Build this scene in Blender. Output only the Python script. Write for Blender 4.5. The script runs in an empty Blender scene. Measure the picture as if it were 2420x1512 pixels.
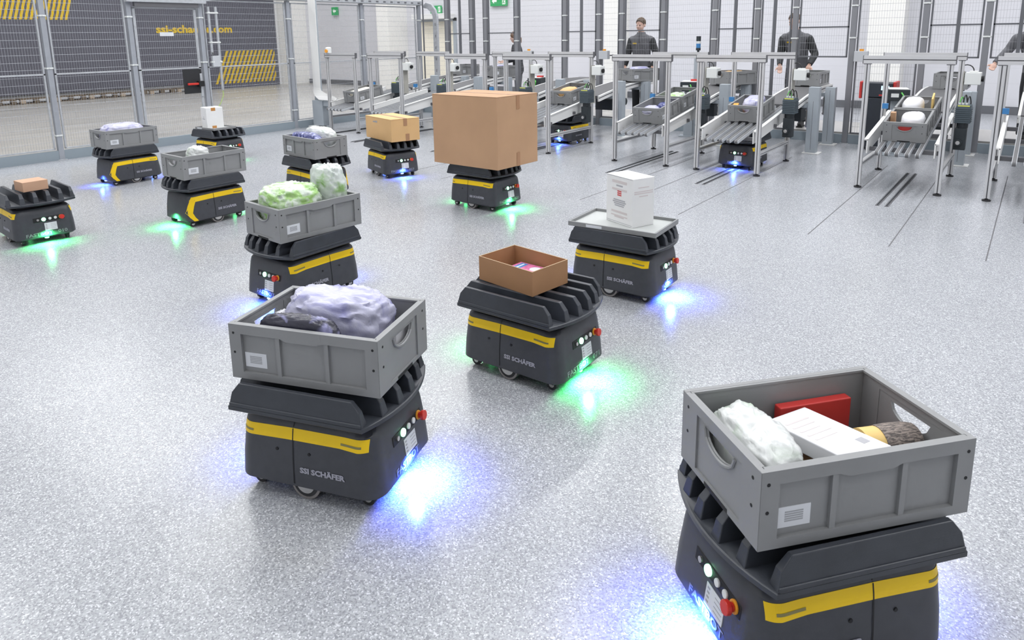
import bpy, bmesh, math, random
from math import sin, cos, pi, radians, sqrt
from mathutils import Vector, Matrix, noise

random.seed(7)
SC = bpy.context.scene
LIGHT_W = 122.0
COL = SC.collection

# ------------------------------------------------------------------ render look
SC.view_settings.view_transform = 'Standard'
SC.view_settings.look = 'None'
SC.view_settings.exposure = 0.0
SC.view_settings.gamma = 1.0
SC.view_settings.use_curve_mapping = False
SC.cycles.use_denoising = True
SC.cycles.use_adaptive_sampling = True
SC.cycles.adaptive_threshold = 0.05
SC.cycles.adaptive_min_samples = 12
SC.cycles.max_bounces = 4
SC.cycles.diffuse_bounces = 3
SC.cycles.glossy_bounces = 2
SC.cycles.transmission_bounces = 4
SC.cycles.transparent_max_bounces = 8
SC.cycles.sample_clamp_indirect = 6.0
SC.cycles.caustics_reflective = False
SC.cycles.caustics_refractive = False

# ------------------------------------------------------------------ materials
def lin(c):
    return tuple((v/12.92 if v <= 0.04045 else ((v+0.055)/1.055)**2.4) for v in c)

def srgb(r, g, b):
    return lin((r/255, g/255, b/255)) + (1.0,)

MATS = {}

def mat(name, col, rough=0.5, metal=0.0, spec=0.5, coat=0.0, emit=None, estr=0.0, vary=0.0, vscale=8.0, bump=0.0, bscale=60.0):
    m = bpy.data.materials.new(name)
    m.use_nodes = True
    nt = m.node_tree
    b = nt.nodes['Principled BSDF']
    b.inputs['Base Color'].default_value = col
    b.inputs['Roughness'].default_value = rough
    b.inputs['Metallic'].default_value = metal
    b.inputs['Specular IOR Level'].default_value = spec
    b.inputs['Coat Weight'].default_value = coat
    if emit:
        b.inputs['Emission Color'].default_value = emit
        b.inputs['Emission Strength'].default_value = estr
        m.cycles.emission_sampling = 'NONE'
    tc = None
    if vary > 0 or bump > 0:
        tc = nt.nodes.new('ShaderNodeTexCoord')
    if vary > 0:
        n = nt.nodes.new('ShaderNodeTexNoise')
        n.inputs['Scale'].default_value = vscale
        n.inputs['Detail'].default_value = 4
        nt.links.new(tc.outputs['Object'], n.inputs['Vector'])
        r = nt.nodes.new('ShaderNodeValToRGB')
        r.color_ramp.elements[0].position = 0.3
        r.color_ramp.elements[1].position = 0.7
        r.color_ramp.elements[0].color = tuple(v*(1-vary) for v in col[:3]) + (1,)
        r.color_ramp.elements[1].color = tuple(min(1, v*(1+vary)) for v in col[:3]) + (1,)
        nt.links.new(n.outputs['Fac'], r.inputs['Fac'])
        nt.links.new(r.outputs['Color'], b.inputs['Base Color'])
    if bump > 0:
        n2 = nt.nodes.new('ShaderNodeTexNoise')
        n2.inputs['Scale'].default_value = bscale
        n2.inputs['Detail'].default_value = 3
        nt.links.new(tc.outputs['Object'], n2.inputs['Vector'])
        bp = nt.nodes.new('ShaderNodeBump')
        bp.inputs['Strength'].default_value = bump
        bp.inputs['Distance'].default_value = 0.01
        nt.links.new(n2.outputs['Fac'], bp.inputs['Height'])
        nt.links.new(bp.outputs['Normal'], b.inputs['Normal'])
    MATS[name] = m
    return m

def floor_material():
    m = bpy.data.materials.new('speckled_resin_floor')
    m.use_nodes = True
    nt = m.node_tree
    L = nt.links.new
    b = nt.nodes['Principled BSDF']
    geo = nt.nodes.new('ShaderNodeNewGeometry')
    v = nt.nodes.new('ShaderNodeTexVoronoi')
    v.inputs['Scale'].default_value = 205.0
    L(geo.outputs['Position'], v.inputs['Vector'])
    sep = nt.nodes.new('ShaderNodeSeparateColor')
    L(v.outputs['Color'], sep.inputs['Color'])
    r = nt.nodes.new('ShaderNodeValToRGB')
    r.color_ramp.interpolation = 'CONSTANT'
    e = r.color_ramp.elements
    e[0].position = 0.0
    e[0].color = (0.265, 0.276, 0.298, 1)
    e[1].position = 0.18
    e[1].color = (0.335, 0.347, 0.372, 1)
    for p, c in ((0.42, (0.39, 0.403, 0.43, 1)), (0.70, (0.45, 0.464, 0.492, 1)), (0.90, (0.61, 0.625, 0.655, 1))):
        x = e.new(p)
        x.color = c
    L(sep.outputs['Red'], r.inputs['Fac'])
    # faint broad wear
    n = nt.nodes.new('ShaderNodeTexNoise')
    n.inputs['Scale'].default_value = 0.45
    n.inputs['Detail'].default_value = 3
    L(geo.outputs['Position'], n.inputs['Vector'])
    mr = nt.nodes.new('ShaderNodeMapRange')
    mr.inputs['From Min'].default_value = 0.3
    mr.inputs['From Max'].default_value = 0.7
    mr.inputs['To Min'].default_value = 0.93
    mr.inputs['To Max'].default_value = 1.05
    L(n.outputs['Fac'], mr.inputs['Value'])
    mx = nt.nodes.new('ShaderNodeVectorMath')
    mx.operation = 'SCALE'
    L(r.outputs['Color'], mx.inputs[0])
    L(mr.outputs['Result'], mx.inputs['Scale'])
    L(mx.outputs['Vector'], b.inputs['Base Color'])
    b.inputs['Roughness'].default_value = 0.24
    b.inputs['Specular IOR Level'].default_value = 0.6
    bp = nt.nodes.new('ShaderNodeBump')
    bp.inputs['Strength'].default_value = 0.07
    bp.inputs['Distance'].default_value = 0.003
    L(sep.outputs['Green'], bp.inputs['Height'])
    L(bp.outputs['Normal'], b.inputs['Normal'])
    MATS['floor'] = m

def hall_floor_material():
    m = bpy.data.materials.new('polished_concrete_floor')
    m.use_nodes = True
    nt = m.node_tree
    L = nt.links.new
    b = nt.nodes['Principled BSDF']
    geo = nt.nodes.new('ShaderNodeNewGeometry')
    mp = nt.nodes.new('ShaderNodeMapping')
    mp.inputs['Scale'].default_value = (2.2, 0.35, 1)
    L(geo.outputs['Position'], mp.inputs['Vector'])
    n = nt.nodes.new('ShaderNodeTexNoise')
    n.inputs['Scale'].default_value = 1.2
    n.inputs['Detail'].default_value = 6
    L(mp.outputs['Vector'], n.inputs['Vector'])
    r = nt.nodes.new('ShaderNodeValToRGB')
    r.color_ramp.elements[0].position = 0.3
    r.color_ramp.elements[0].color = srgb(158, 156, 153)
    r.color_ramp.elements[1].position = 0.72
    r.color_ramp.elements[1].color = srgb(188, 186, 183)
    L(n.outputs['Fac'], r.inputs['Fac'])
    L(r.outputs['Color'], b.inputs['Base Color'])
    b.inputs['Roughness'].default_value = 0.28
    MATS['hall_floor'] = m

def two_tone(name, c1, c2, scale, p0, p1, rough=0.35, bump=0.3, c3=None, aniso=(1, 1, 1)):
    m = bpy.data.materials.new(name)
    m.use_nodes = True
    nt = m.node_tree
    L = nt.links.new
    b = nt.nodes['Principled BSDF']
    tc = nt.nodes.new('ShaderNodeTexCoord')
    mp = nt.nodes.new('ShaderNodeMapping')
    mp.inputs['Scale'].default_value = aniso
    L(tc.outputs['Object'], mp.inputs['Vector'])
    n = nt.nodes.new('ShaderNodeTexNoise')
    n.inputs['Scale'].default_value = scale
    n.inputs['Detail'].default_value = 3
    n.inputs['Distortion'].default_value = 0.8
    L(mp.outputs['Vector'], n.inputs['Vector'])
    r = nt.nodes.new('ShaderNodeValToRGB')
    r.color_ramp.elements[0].position = p0
    r.color_ramp.elements[0].color = c1
    r.color_ramp.elements[1].position = p1
    r.color_ramp.elements[1].color = c2
    if c3:
        x = r.color_ramp.elements.new(min(0.98, p1 + 0.12))
        x.color = c3
    L(n.outputs['Fac'], r.inputs['Fac'])
    L(r.outputs['Color'], b.inputs['Base Color'])
    b.inputs['Roughness'].default_value = rough
    b.inputs['Specular IOR Level'].default_value = 0.6
    if bump:
        n2 = nt.nodes.new('ShaderNodeTexNoise')
        n2.inputs['Scale'].default_value = 15
        n2.inputs['Detail'].default_value = 5
        n2.inputs['Distortion'].default_value = 0.5
        L(mp.outputs['Vector'], n2.inputs['Vector'])
        bp = nt.nodes.new('ShaderNodeBump')
        bp.inputs['Strength'].default_value = bump*0.7
        bp.inputs['Distance'].default_value = 0.03
        L(n2.outputs['Fac'], bp.inputs['Height'])
        L(bp.outputs['Normal'], b.inputs['Normal'])
    MATS[name] = m

def wall_material(name, col, pitch, depth=0.35):
    """painted sandwich panel wall with fine horizontal joints"""
    m = bpy.data.materials.new(name)
    m.use_nodes = True
    nt = m.node_tree
    L = nt.links.new
    b = nt.nodes['Principled BSDF']
    geo = nt.nodes.new('ShaderNodeNewGeometry')
    sx = nt.nodes.new('ShaderNodeSeparateXYZ')
    L(geo.outputs['Position'], sx.inputs['Vector'])
    md = nt.nodes.new('ShaderNodeMath')
    md.operation = 'MODULO'
    md.inputs[1].default_value = pitch
    L(sx.outputs['Z'], md.inputs[0])
    lt = nt.nodes.new('ShaderNodeMath')
    lt.operation = 'LESS_THAN'
    lt.inputs[1].default_value = 0.012
    L(md.outputs['Value'], lt.inputs[0])
    mx = nt.nodes.new('ShaderNodeMix')
    mx.data_type = 'RGBA'
    mx.inputs['A'].default_value = col
    mx.inputs['B'].default_value = tuple(v*(1-depth) for v in col[:3]) + (1,)
    L(lt.outputs['Value'], mx.inputs['Factor'])
    L(mx.outputs['Result'], b.inputs['Base Color'])
    b.inputs['Roughness'].default_value = 0.5
    MATS[name] = m

floor_material()
hall_floor_material()
wall_material('wall_panel', (0.675, 0.675, 0.715, 1), 0.3, 0.05)
wall_material('wall_plain', (0.80, 0.80, 0.81, 1), 1.0, 0.05)
mat('ceiling', (0.8, 0.8, 0.8, 1), 0.8)
mat('pillar', (0.86, 0.85, 0.82, 1), 0.6)
mat('cream', srgb(236, 230, 214), 0.6)
mat('bot_shell', (0.052, 0.055, 0.066, 1), 0.42, vary=0.08, vscale=30, bump=0.03, bscale=400)
mat('bot_tray', (0.040, 0.045, 0.056, 1), 0.36, vary=0.12, vscale=14, bump=0.04, bscale=250)
mat('black', (0.008, 0.008, 0.010, 1), 0.6)
mat('tray_pale', (0.50, 0.52, 0.51, 1), 0.45)
mat('yellow', (0.94, 0.62, 0.0, 1), 0.4, vary=0.03)
mat('slit', (0.25, 0.22, 0.08, 1), 0.5)
mat('label_white', (0.70, 0.72, 0.76, 1), 0.45, vary=0.04)
mat('label_print', (0.10, 0.10, 0.11, 1), 0.5)
mat('label_grey', (0.36, 0.37, 0.39, 1), 0.5)
mat('logo_grey', (0.36, 0.36, 0.42, 1), 0.4)
mat('engraved', (0.26, 0.28, 0.30, 1), 0.4)
mat('red', (0.60, 0.03, 0.02, 1), 0.35)
mat('red_bright', (0.55, 0.04, 0.035, 1), 0.45)
mat('orange', (0.85, 0.35, 0.03, 1), 0.4)
mat('button_white', (0.75, 0.77, 0.76, 1), 0.3)
mat('steel', (0.62, 0.61, 0.60, 1), 0.28, metal=0.9)
mat('wheel_tyre', (0.30, 0.28, 0.27, 1), 0.35, metal=0.3)
mat('rubber', (0.03, 0.03, 0.033, 1), 0.6)
mat('bin_grey', (0.262, 0.267, 0.272, 1), 0.42, vary=0.05, vscale=6, bump=0.02, bscale=200)
mat('bin_inner', (0.16, 0.16, 0.165, 1), 0.5, vary=0.06, vscale=8)
mat('carton', (0.49, 0.298, 0.172, 1), 0.75, vary=0.05, vscale=3, bump=0.03, bscale=300)
mat('carton_light', (0.68, 0.43, 0.20, 1), 0.75, vary=0.05, vscale=3, bump=0.03, bscale=300)
mat('carton_small', (0.58, 0.36, 0.24, 1), 0.75, vary=0.05, vscale=5)
mat('carton_raw', (0.40, 0.215, 0.105, 1), 0.8, vary=0.06, vscale=5)
mat('carton_edge', (0.50, 0.36, 0.22, 1), 0.8)
mat('tape', (0.40, 0.215, 0.115, 1), 0.3)
mat('tape_orange', (0.52, 0.24, 0.07, 1), 0.4)
mat('white_card', (0.82, 0.82, 0.82, 1), 0.5, vary=0.02)
mat('paper', (0.72, 0.72, 0.75, 1), 0.6, vary=0.03)
mat('print_red', (0.62, 0.10, 0.10, 1), 0.5)
mat('print_grey', (0.42, 0.42, 0.45, 1), 0.5)
mat('print_pale', (0.66, 0.60, 0.60, 1), 0.5)
mat('pink', (0.62, 0.16, 0.34, 1), 0.35, vary=0.25, vscale=60)
mat('galvanised', (0.50, 0.52, 0.55, 1), 0.42, metal=0.35, vary=0.10, vscale=20)
mat('fence_post', (0.36, 0.38, 0.42, 1), 0.45, metal=0.2, vary=0.05)
mat('post_mid', (0.235, 0.24, 0.26, 1), 0.5, metal=0.1)
mat('fence_dark', (0.13, 0.135, 0.15, 1), 0.5)
mat('wire_light', (0.42, 0.44, 0.48, 1), 0.45, metal=0.2)
mat('wire_dark', (0.36, 0.365, 0.39, 1), 0.5)
mat('kerb', (0.27, 0.32, 0.36, 1), 0.5)
mat('aluminium', (0.66, 0.66, 0.67, 1), 0.34, metal=0.45, vary=0.03, vscale=5)
mat('groove', (0.12, 0.12, 0.13, 1), 0.6)
mat('belt', (0.11, 0.11, 0.115, 1), 0.6)
mat('belt_grey', (0.13, 0.13, 0.135, 1), 0.55)
mat('sheet_grey', (0.55, 0.57, 0.60, 1), 0.45, metal=0.1)
mat('sheet_white', (0.78, 0.78, 0.77, 1), 0.5)
mat('column_grey', (0.38, 0.42, 0.46, 1), 0.5, vary=0.03)
mat('motor', (0.075, 0.10, 0.12, 1), 0.5)
mat('motor_dark', (0.025, 0.032, 0.038, 1), 0.5)
mat('machine_navy', (0.022, 0.027, 0.038, 1), 0.5)
mat('cable_green', (0.10, 0.45, 0.08, 1), 0.5)
mat('cable_black', (0.015, 0.015, 0.015, 1), 0.5)
mat('cable_gy', (0.45, 0.62, 0.20, 1), 0.5)
mat('sensor_blue', (0.05, 0.22, 0.50, 1), 0.4)
mat('label_yellow', (0.72, 0.74, 0.12, 1), 0.5)
mat('banner', (0.095, 0.095, 0.118, 1), 0.75, vary=0.03)
mat('banner_yellow', (0.66, 0.44, 0.01, 1), 0.7)
mat('wood', (0.36, 0.29, 0.22, 1), 0.8, vary=0.2, vscale=5)
mat('wood_dark', (0.13, 0.10, 0.07, 1), 0.8, vary=0.2, vscale=5)
mat('board_black', (0.018, 0.019, 0.022, 1), 0.6)
mat('beige_plate', (0.44, 0.43, 0.39, 1), 0.5)
mat('sign_green', (0.02, 0.30, 0.09, 1), 0.4, emit=(0.02, 0.30, 0.09, 1), estr=0.25)
mat('sign_white', (0.8, 0.85, 0.8, 1), 0.4, emit=(0.8, 0.9, 0.8, 1), estr=0.2)
mat('screen', (0.5, 0.62, 0.7, 1), 0.3, emit=(0.65, 0.85, 1.0, 1), estr=0.7)
mat('lamp_green', (0.1, 0.8, 0.35, 1), 0.3, emit=(0.35, 1.0, 0.55, 1), estr=5.0)
mat('led_blue', (0.1, 0.2, 1, 1), 0.3, emit=(0.12, 0.25, 1.0, 1), estr=25.0)
mat('led_green', (0.1, 1, 0.3, 1), 0.3, emit=(0.10, 1.0, 0.30, 1), estr=18.0)
mat('diffuser', (0.9, 0.9, 0.9, 1), 0.5, emit=(1, 1, 1, 1), estr=1.5)
mat('skin', (0.76, 0.49, 0.39, 1), 0.5, vary=0.06, vscale=20)
mat('lips', (0.45, 0.18, 0.15, 1), 0.5)
mat('eye', (0.05, 0.035, 0.03, 1), 0.3)
mat('hair_brown', (0.10, 0.065, 0.04, 1), 0.7, vary=0.3, vscale=40)
mat('hair_auburn', (0.20, 0.11, 0.06, 1), 0.65, vary=0.3, vscale=40)
mat('jacket_grey', (0.13, 0.132, 0.145, 1), 0.8, vary=0.1, vscale=12)
mat('jacket_dark', (0.032, 0.034, 0.037, 1), 0.8, vary=0.1, vscale=12)
mat('top_black', (0.030, 0.031, 0.038, 1), 0.8)
mat('trousers', (0.022, 0.023, 0.028, 1), 0.85)
mat('shoe', (0.015, 0.015, 0.015, 1), 0.6)
mat('envelope', (0.78, 0.55, 0.20, 1), 0.6)
two_tone('bag_green', (0.66, 0.74, 0.64, 1), (0.32, 0.56, 0.16, 1), 9, 0.42, 0.58, 0.25, 0.35, (0.50, 0.70, 0.32, 1))
two_tone('bag_white', (0.64, 0.66, 0.65, 1), (0.42, 0.54, 0.40, 1), 8, 0.5, 0.75, 0.3, 0.3)
two_tone('bag_clear_green', (0.66, 0.71, 0.68, 1), (0.30, 0.50, 0.18, 1), 7, 0.50, 0.66, 0.22, 0.4)
two_tone('bag_lavender', (0.54, 0.54, 0.69, 1), (0.29, 0.29, 0.55, 1), 7, 0.50, 0.70, 0.3, 0.3, None, (1, 3, 1))
two_tone('bag_navy', (0.05, 0.06, 0.20, 1), (0.42, 0.45, 0.80, 1), 16, 0.5, 0.62, 0.25, 0.3)
two_tone('bag_dark', (0.03, 0.03, 0.05, 1), (0.50, 0.50, 0.85, 1), 9, 0.55, 0.68, 0.25, 0.3)
two_tone('knit', (0.10, 0.085, 0.08, 1), (0.30, 0.25, 0.22, 1), 60, 0.45, 0.55, 0.8, 0.4, None, (1, 6, 1))

# ------------------------------------------------------------------ mesh helper
class MB:
    def __init__(self):
        self.v, self.f, self.m = [], [], []
        self.mats = []
        self.cur = 0
    def use(self, name):
        if name not in self.mats:
            self.mats.append(name)
        self.cur = self.mats.index(name)
        return self
    def add(self, vs, fs):
        b = len(self.v)
        self.v += [tuple(p) for p in vs]
        for f in fs:
            self.f.append([b+i for i in f])
            self.m.append(self.cur)
        return self
    def box(self, lo, hi, M=None):
        x0, y0, z0 = lo
        x1, y1, z1 = hi
        vs = [Vector(p) for p in ((x0, y0, z0), (x1, y0, z0), (x1, y1, z0), (x0, y1, z0), (x0, y0, z1), (x1, y0, z1), (x1, y1, z1), (x0, y1, z1))]
        if M is not None:
            vs = [M @ p for p in vs]
        return self.add(vs, [(0, 3, 2, 1), (4, 5, 6, 7), (0, 1, 5, 4), (1, 2, 6, 5), (2, 3, 7, 6), (3, 0, 4, 7)])
    def cbox(self, c, s, M=None):
        return self.box([c[i]-s[i]/2 for i in range(3)], [c[i]+s[i]/2 for i in range(3)], M)
    def loft(self, rings, cap0=True, cap1=True):
        n = len(rings[0])
        b = len(self.v)
        for r in rings:
            self.v += [tuple(p) for p in r]
        for k in range(len(rings)-1):
            for i in range(n):
                j = (i+1) % n
                self.f.append([b+k*n+i, b+k*n+j, b+(k+1)*n+j, b+(k+1)*n+i])
                self.m.append(self.cur)
        if cap0:
            self.f.append([b+i for i in reversed(range(n))])
            self.m.append(self.cur)
        if cap1:
            self.f.append([b+(len(rings)-1)*n+i for i in range(n)])
            self.m.append(self.cur)
        return self
    def prism(self, poly, axis, a, b_):
        """extrude 2-D poly along axis from a to b_; poly coords are the other two axes in order"""
        def mk(t):
            r = []
            for (p, q) in poly:
                if axis == 'x':
                    r.append((t, p, q))
                elif axis == 'y':
                    r.append((p, t, q))
                else:
                    r.append((p, q, t))
            return r
        return self.loft([mk(a), mk(b_)])
    def tube(self, pts, r, n=8, closed=False):
        pts = [Vector(p) for p in pts]
        rs = r if isinstance(r, (list, tuple)) else [r]*len(pts)
        rings = []
        up = None
        for i, p in enumerate(pts):
            if i == 0:
                d = pts[1]-p
            elif i == len(pts)-1:
                d = p-pts[i-1]
            else:
                d = (pts[i+1]-pts[i-1])
            d.normalize()
            if up is None:
                up = Vector((0, 0, 1)) if abs(d.z) < 0.9 else Vector((1, 0, 0))
            s = d.cross(up)
            if s.length < 1e-5:
                s = d.orthogonal()
            s.normalize()
            t = s.cross(d)
            t.normalize()
            up = t
            rings.append([p + (s*cos(2*pi*k/n)+t*sin(2*pi*k/n))*rs[i] for k in range(n)])
        return self.loft(rings)
    def cyl(self, a, b, r, n=16, r2=None):
        return self.tube([a, b], [r, r if r2 is None else r2], n)
    def ell(self, c, r, nu=16, nv=10, M=None):
        vs, fs = [], []
        for j in range(nv+1):
            th = pi*j/nv
            for i in range(nu):
                ph = 2*pi*i/nu
                p = Vector((r[0]*sin(th)*cos(ph), r[1]*sin(th)*sin(ph), r[2]*cos(th)))
                if M is not None:
                    p = M @ p
                vs.append(p+Vector(c))
        for j in range(nv):
            for i in range(nu):
                k = (i+1) % nu
                fs.append((j*nu+i, (j+1)*nu+i, (j+1)*nu+k, j*nu+k))
        return self.add(vs, fs)
    def quad(self, a, b, c, d):
        return self.add([a, b, c, d], [(0, 1, 2, 3)])
    def mesh(self, name, default):
        me = bpy.data.meshes.new(name)
        me.from_pydata(self.v, [], self.f)
        names = self.mats or [default]
        for n in names:
            me.materials.append(MATS[n])
        if len(names) > 1:
            me.polygons.foreach_set('material_index', self.m)
        bm = bmesh.new()
        bm.from_mesh(me)
        bmesh.ops.remove_doubles(bm, verts=bm.verts, dist=1e-6)
        bmesh.ops.recalc_face_normals(bm, faces=bm.faces)
        bm.to_mesh(me)
        bm.free()
        return me
    def build(self, name, default=None, parent=None, bevel=0.0, smooth=None, seg=2):
        me = self.mesh(name, default)
        o = bpy.data.objects.new(name, me)
        COL.objects.link(o)
        if parent is not None:
            o.parent = parent
        if smooth is not None:
            me.shade_smooth()
            me.set_sharp_from_angle(angle=radians(smooth))
        if bevel > 0:
            md = o.modifiers.new('edge', 'BEVEL')
            md.width = bevel
            md.segments = seg
            md.limit_method = 'ANGLE'
            md.angle_limit = radians(38)
            md.harden_normals = False
        return o

def T(x, y, z, rz=0.0, rx=0.0, ry=0.0):
    return Matrix.Translation((x, y, z)) @ Matrix.Rotation(rz, 4, 'Z') @ Matrix.Rotation(ry, 4, 'Y') @ Matrix.Rotation(rx, 4, 'X')

def tag(o, label=None, cat=None, group=None, kind=None):
    if label:
        o['label'] = label
    if cat:
        o['category'] = cat
    if group:
        o['group'] = group
    if kind:
        o['kind'] = kind
    return o

def thing(name, label, cat, loc=(0, 0, 0), rz=0.0, group=None, rx=0.0):
    o = bpy.data.objects.new(name, None)
    o.empty_display_size = 0.1
    COL.objects.link(o)
    o.location = loc
    o.rotation_euler = (rx, 0, rz)
    return tag(o, label, cat, group)

def dup(o, loc=None, rz=None, label=None, parent=None, rx=None):
    c = o.copy()
    COL.objects.link(c)
    c.parent = parent
    if loc is not None:
        c.location = loc
    if rz is not None or rx is not None:
        c.rotation_euler = (o.rotation_euler[0] if rx is None else rx, 0, o.rotation_euler[2] if rz is None else rz)
    if label:
        c['label'] = label
    for k in list(o.children):
        if k.type != 'LIGHT':
            dup(k, parent=c)
    return c

def struct(o):
    o['kind'] = 'structure'
    return o

def rrect(xf, xr, hw, r, z, n=6):
    pts = []
    for cx, cy, a0 in ((xf-r, hw-r, 0), (-xr+r, hw-r, 90), (-xr+r, -hw+r, 180), (xf-r, -hw+r, 270)):
        for k in range(n+1):
            a = radians(a0+90*k/n)
            pts.append((cx+r*cos(a), cy+r*sin(a), z))
    return pts

def text_mesh(txt, size, depth=0.0, spacing=1.0, bold=0.0):
    cu = bpy.data.curves.new('lettering', 'FONT')
    cu.body = txt
    cu.size = size
    cu.extrude = depth
    cu.space_character = spacing
    cu.offset = bold
    cu.resolution_u = 2
    o = bpy.data.objects.new('lettering_source', cu)
    COL.objects.link(o)
    bpy.context.view_layer.update()
    dg = bpy.context.evaluated_depsgraph_get()
    me = bpy.data.meshes.new_from_object(o.evaluated_get(dg))
    bpy.data.objects.remove(o)
    bpy.data.curves.remove(cu)
    xs = [v.co.x for v in me.vertices]
    ys = [v.co.y for v in me.vertices]
    c = Vector(((min(xs)+max(xs))/2, (min(ys)+max(ys))/2, 0))
    w = max(xs)-min(xs)
    for v in me.vertices:
        v.co -= c
    return me, w

def lettering(txt, size, width, M, m, parent=None, name='lettering', bold=0.0, depth=0.0005):
    """text as a mesh, scaled to width, placed with matrix M (text plane x right, y up)"""
    me, w = text_mesh(txt, size, depth, 1.0, bold)
    s = width/w if width else 1.0
    me.transform(Matrix.Diagonal((s, 1, 1, 1)))
    me.transform(M)
    me.materials.clear()
    me.materials.append(MATS[m])
    o = bpy.data.objects.new(name, me)
    COL.objects.link(o)
    o.parent = parent
    return o

def basis(o, xd, yd):
    """matrix whose x and y axes are xd, yd (unit) at o"""
    xd = Vector(xd).normalized()
    yd = Vector(yd).normalized()
    zd = xd.cross(yd)
    M = Matrix.Identity(4)
    for i in range(3):
        M[i][0], M[i][1], M[i][2], M[i][3] = xd[i], yd[i], zd[i], o[i]
    return M

# ------------------------------------------------------------------ sorting robot
SEC = [  # z, front x, rear x, half width, corner radius
    (0.050, 0.296, 0.272, 0.212, 0.060),
    (0.062, 0.312, 0.286, 0.228, 0.070),
    (0.150, 0.304, 0.280, 0.225, 0.070),
    (0.250, 0.290, 0.268, 0.216, 0.066),
    (0.284, 0.282, 0.262, 0.209, 0.062),
    (0.300, 0.268, 0.250, 0.196, 0.058),
    (0.305, 0.250, 0.232, 0.178, 0.050),
]

def sec_at(z):
    for a, b in zip(SEC, SEC[1:]):
        if a[0] <= z <= b[0]:
            t = (z-a[0])/(b[0]-a[0])
            return [a[i]+(b[i]-a[i])*t for i in range(1, 5)]
    return list(SEC[0][1:] if z < SEC[0][0] else SEC[-1][1:])

def side_y(x, z):
    xf, xr, hw, r = sec_at(z)
    dx = 0
    if x > xf-r:
        dx = min(x-(xf-r), r*0.999)
    elif x < -(xr-r):
        dx = min(-(xr-r)-x, r*0.999)
    return hw-r+sqrt(max(r*r-dx*dx, 0))

def front_x(y, z, rear=False):
    xf, xr, hw, r = sec_at(z)
    e = xr if rear else xf
    dy = max(0, abs(y)-(hw-r))
    return e-r+sqrt(max(r*r-dy*dy, 0))

def side_strip(mb, rows, s, off=0.0014):
    """rows: list of lists of (x,z) forming a grid; s=+1 left, -1 right"""
    n = len(rows[0])
    vs = []
    for row in rows:
        for x, z in row:
            vs.append((x, s*(side_y(x, z)+off), z))
    fs = []
    for i in range(len(rows)-1):
        for j in range(n-1):
            fs.append((i*n+j, i*n+j+1, (i+1)*n+j+1, (i+1)*n+j))
    mb.add(vs, fs)

def interp(pts, x):
    for a, b in zip(pts, pts[1:]):
        if a[0] <= x <= b[0]:
            return a[1]+(b[1]-a[1])*(x-a[0])/(b[0]-a[0])
    return pts[0][1] if x < pts[0][0] else pts[-1][1]

TOPL = [(-0.30, 0.274), (-0.05, 0.282), (0.18, 0.283), (0.34, 0.277)]
BOTL = [(-0.30, 0.230), (-0.05, 0.238), (0.16, 0.240), (0.23, 0.234), (0.34, 0.242)]

def stripe(s, hook):
    mb = MB().use('yellow')
    x0, x1 = (-0.215 if hook else -0.262), 0.268
    N = 70
    rows = []
    for k in range(6):
        t = k/5
        row = []
        for i in range(N+1):
            q = i/N
            x = x0+(x1-x0)*(1-(1-q)**1.7) if hook else x0+(x1-x0)*(0.5-0.5*cos(pi*q))
            row.append((x, interp(BOTL, x)*(1-t)+interp(TOPL, x)*t))
        rows.append(row)
    side_strip(mb, rows, s)
    if hook:
        path = [(-0.215, 0.258, 0.024), (-0.230, 0.240, 0.0235), (-0.247, 0.195, 0.021), (-0.262, 0.135, 0.020), (-0.245, 0.095, 0.020), (-0.215, 0.056, 0.020)]
        fine = []
        for a, b in zip(path, path[1:]):
            for k in range(6):
                t = k/6
                fine.append([a[i]+(b[i]-a[i])*t for i in range(3)])
        fine.append(list(path[-1]))
        rows = []
        for i, (x, z, w) in enumerate(fine):
            if i < 5:
                rows.append([(x-0.03+0.06*k/4*(0.6), z) for k in range(5)])
            else:
                rows.append([(x-w+2*w*k/4, z) for k in range(5)])
        rows[0] = [(-0.236+0.04*k/4, interp(TOPL, -0.22)) for k in range(5)]
        side_strip(mb, rows, s, 0.0016)
    mb.use('slit')
    sl = [(0.165, 0.245)] + ([] if hook else [(-0.255, -0.20)])
    for a, b in sl:
        rows = []
        for dz in (-0.004, 0.004):
            rows.append([(a+(b-a)*i/8, (interp(TOPL, a+(b-a)*i/8)+interp(BOTL, a+(b-a)*i/8))/2-0.004+dz) for i in range(9)])
        side_strip(mb, rows, s, 0.0024)
    return mb

def deck_x(y):
    return 0.275+0.060*(1-(y/0.25)**2)

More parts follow.
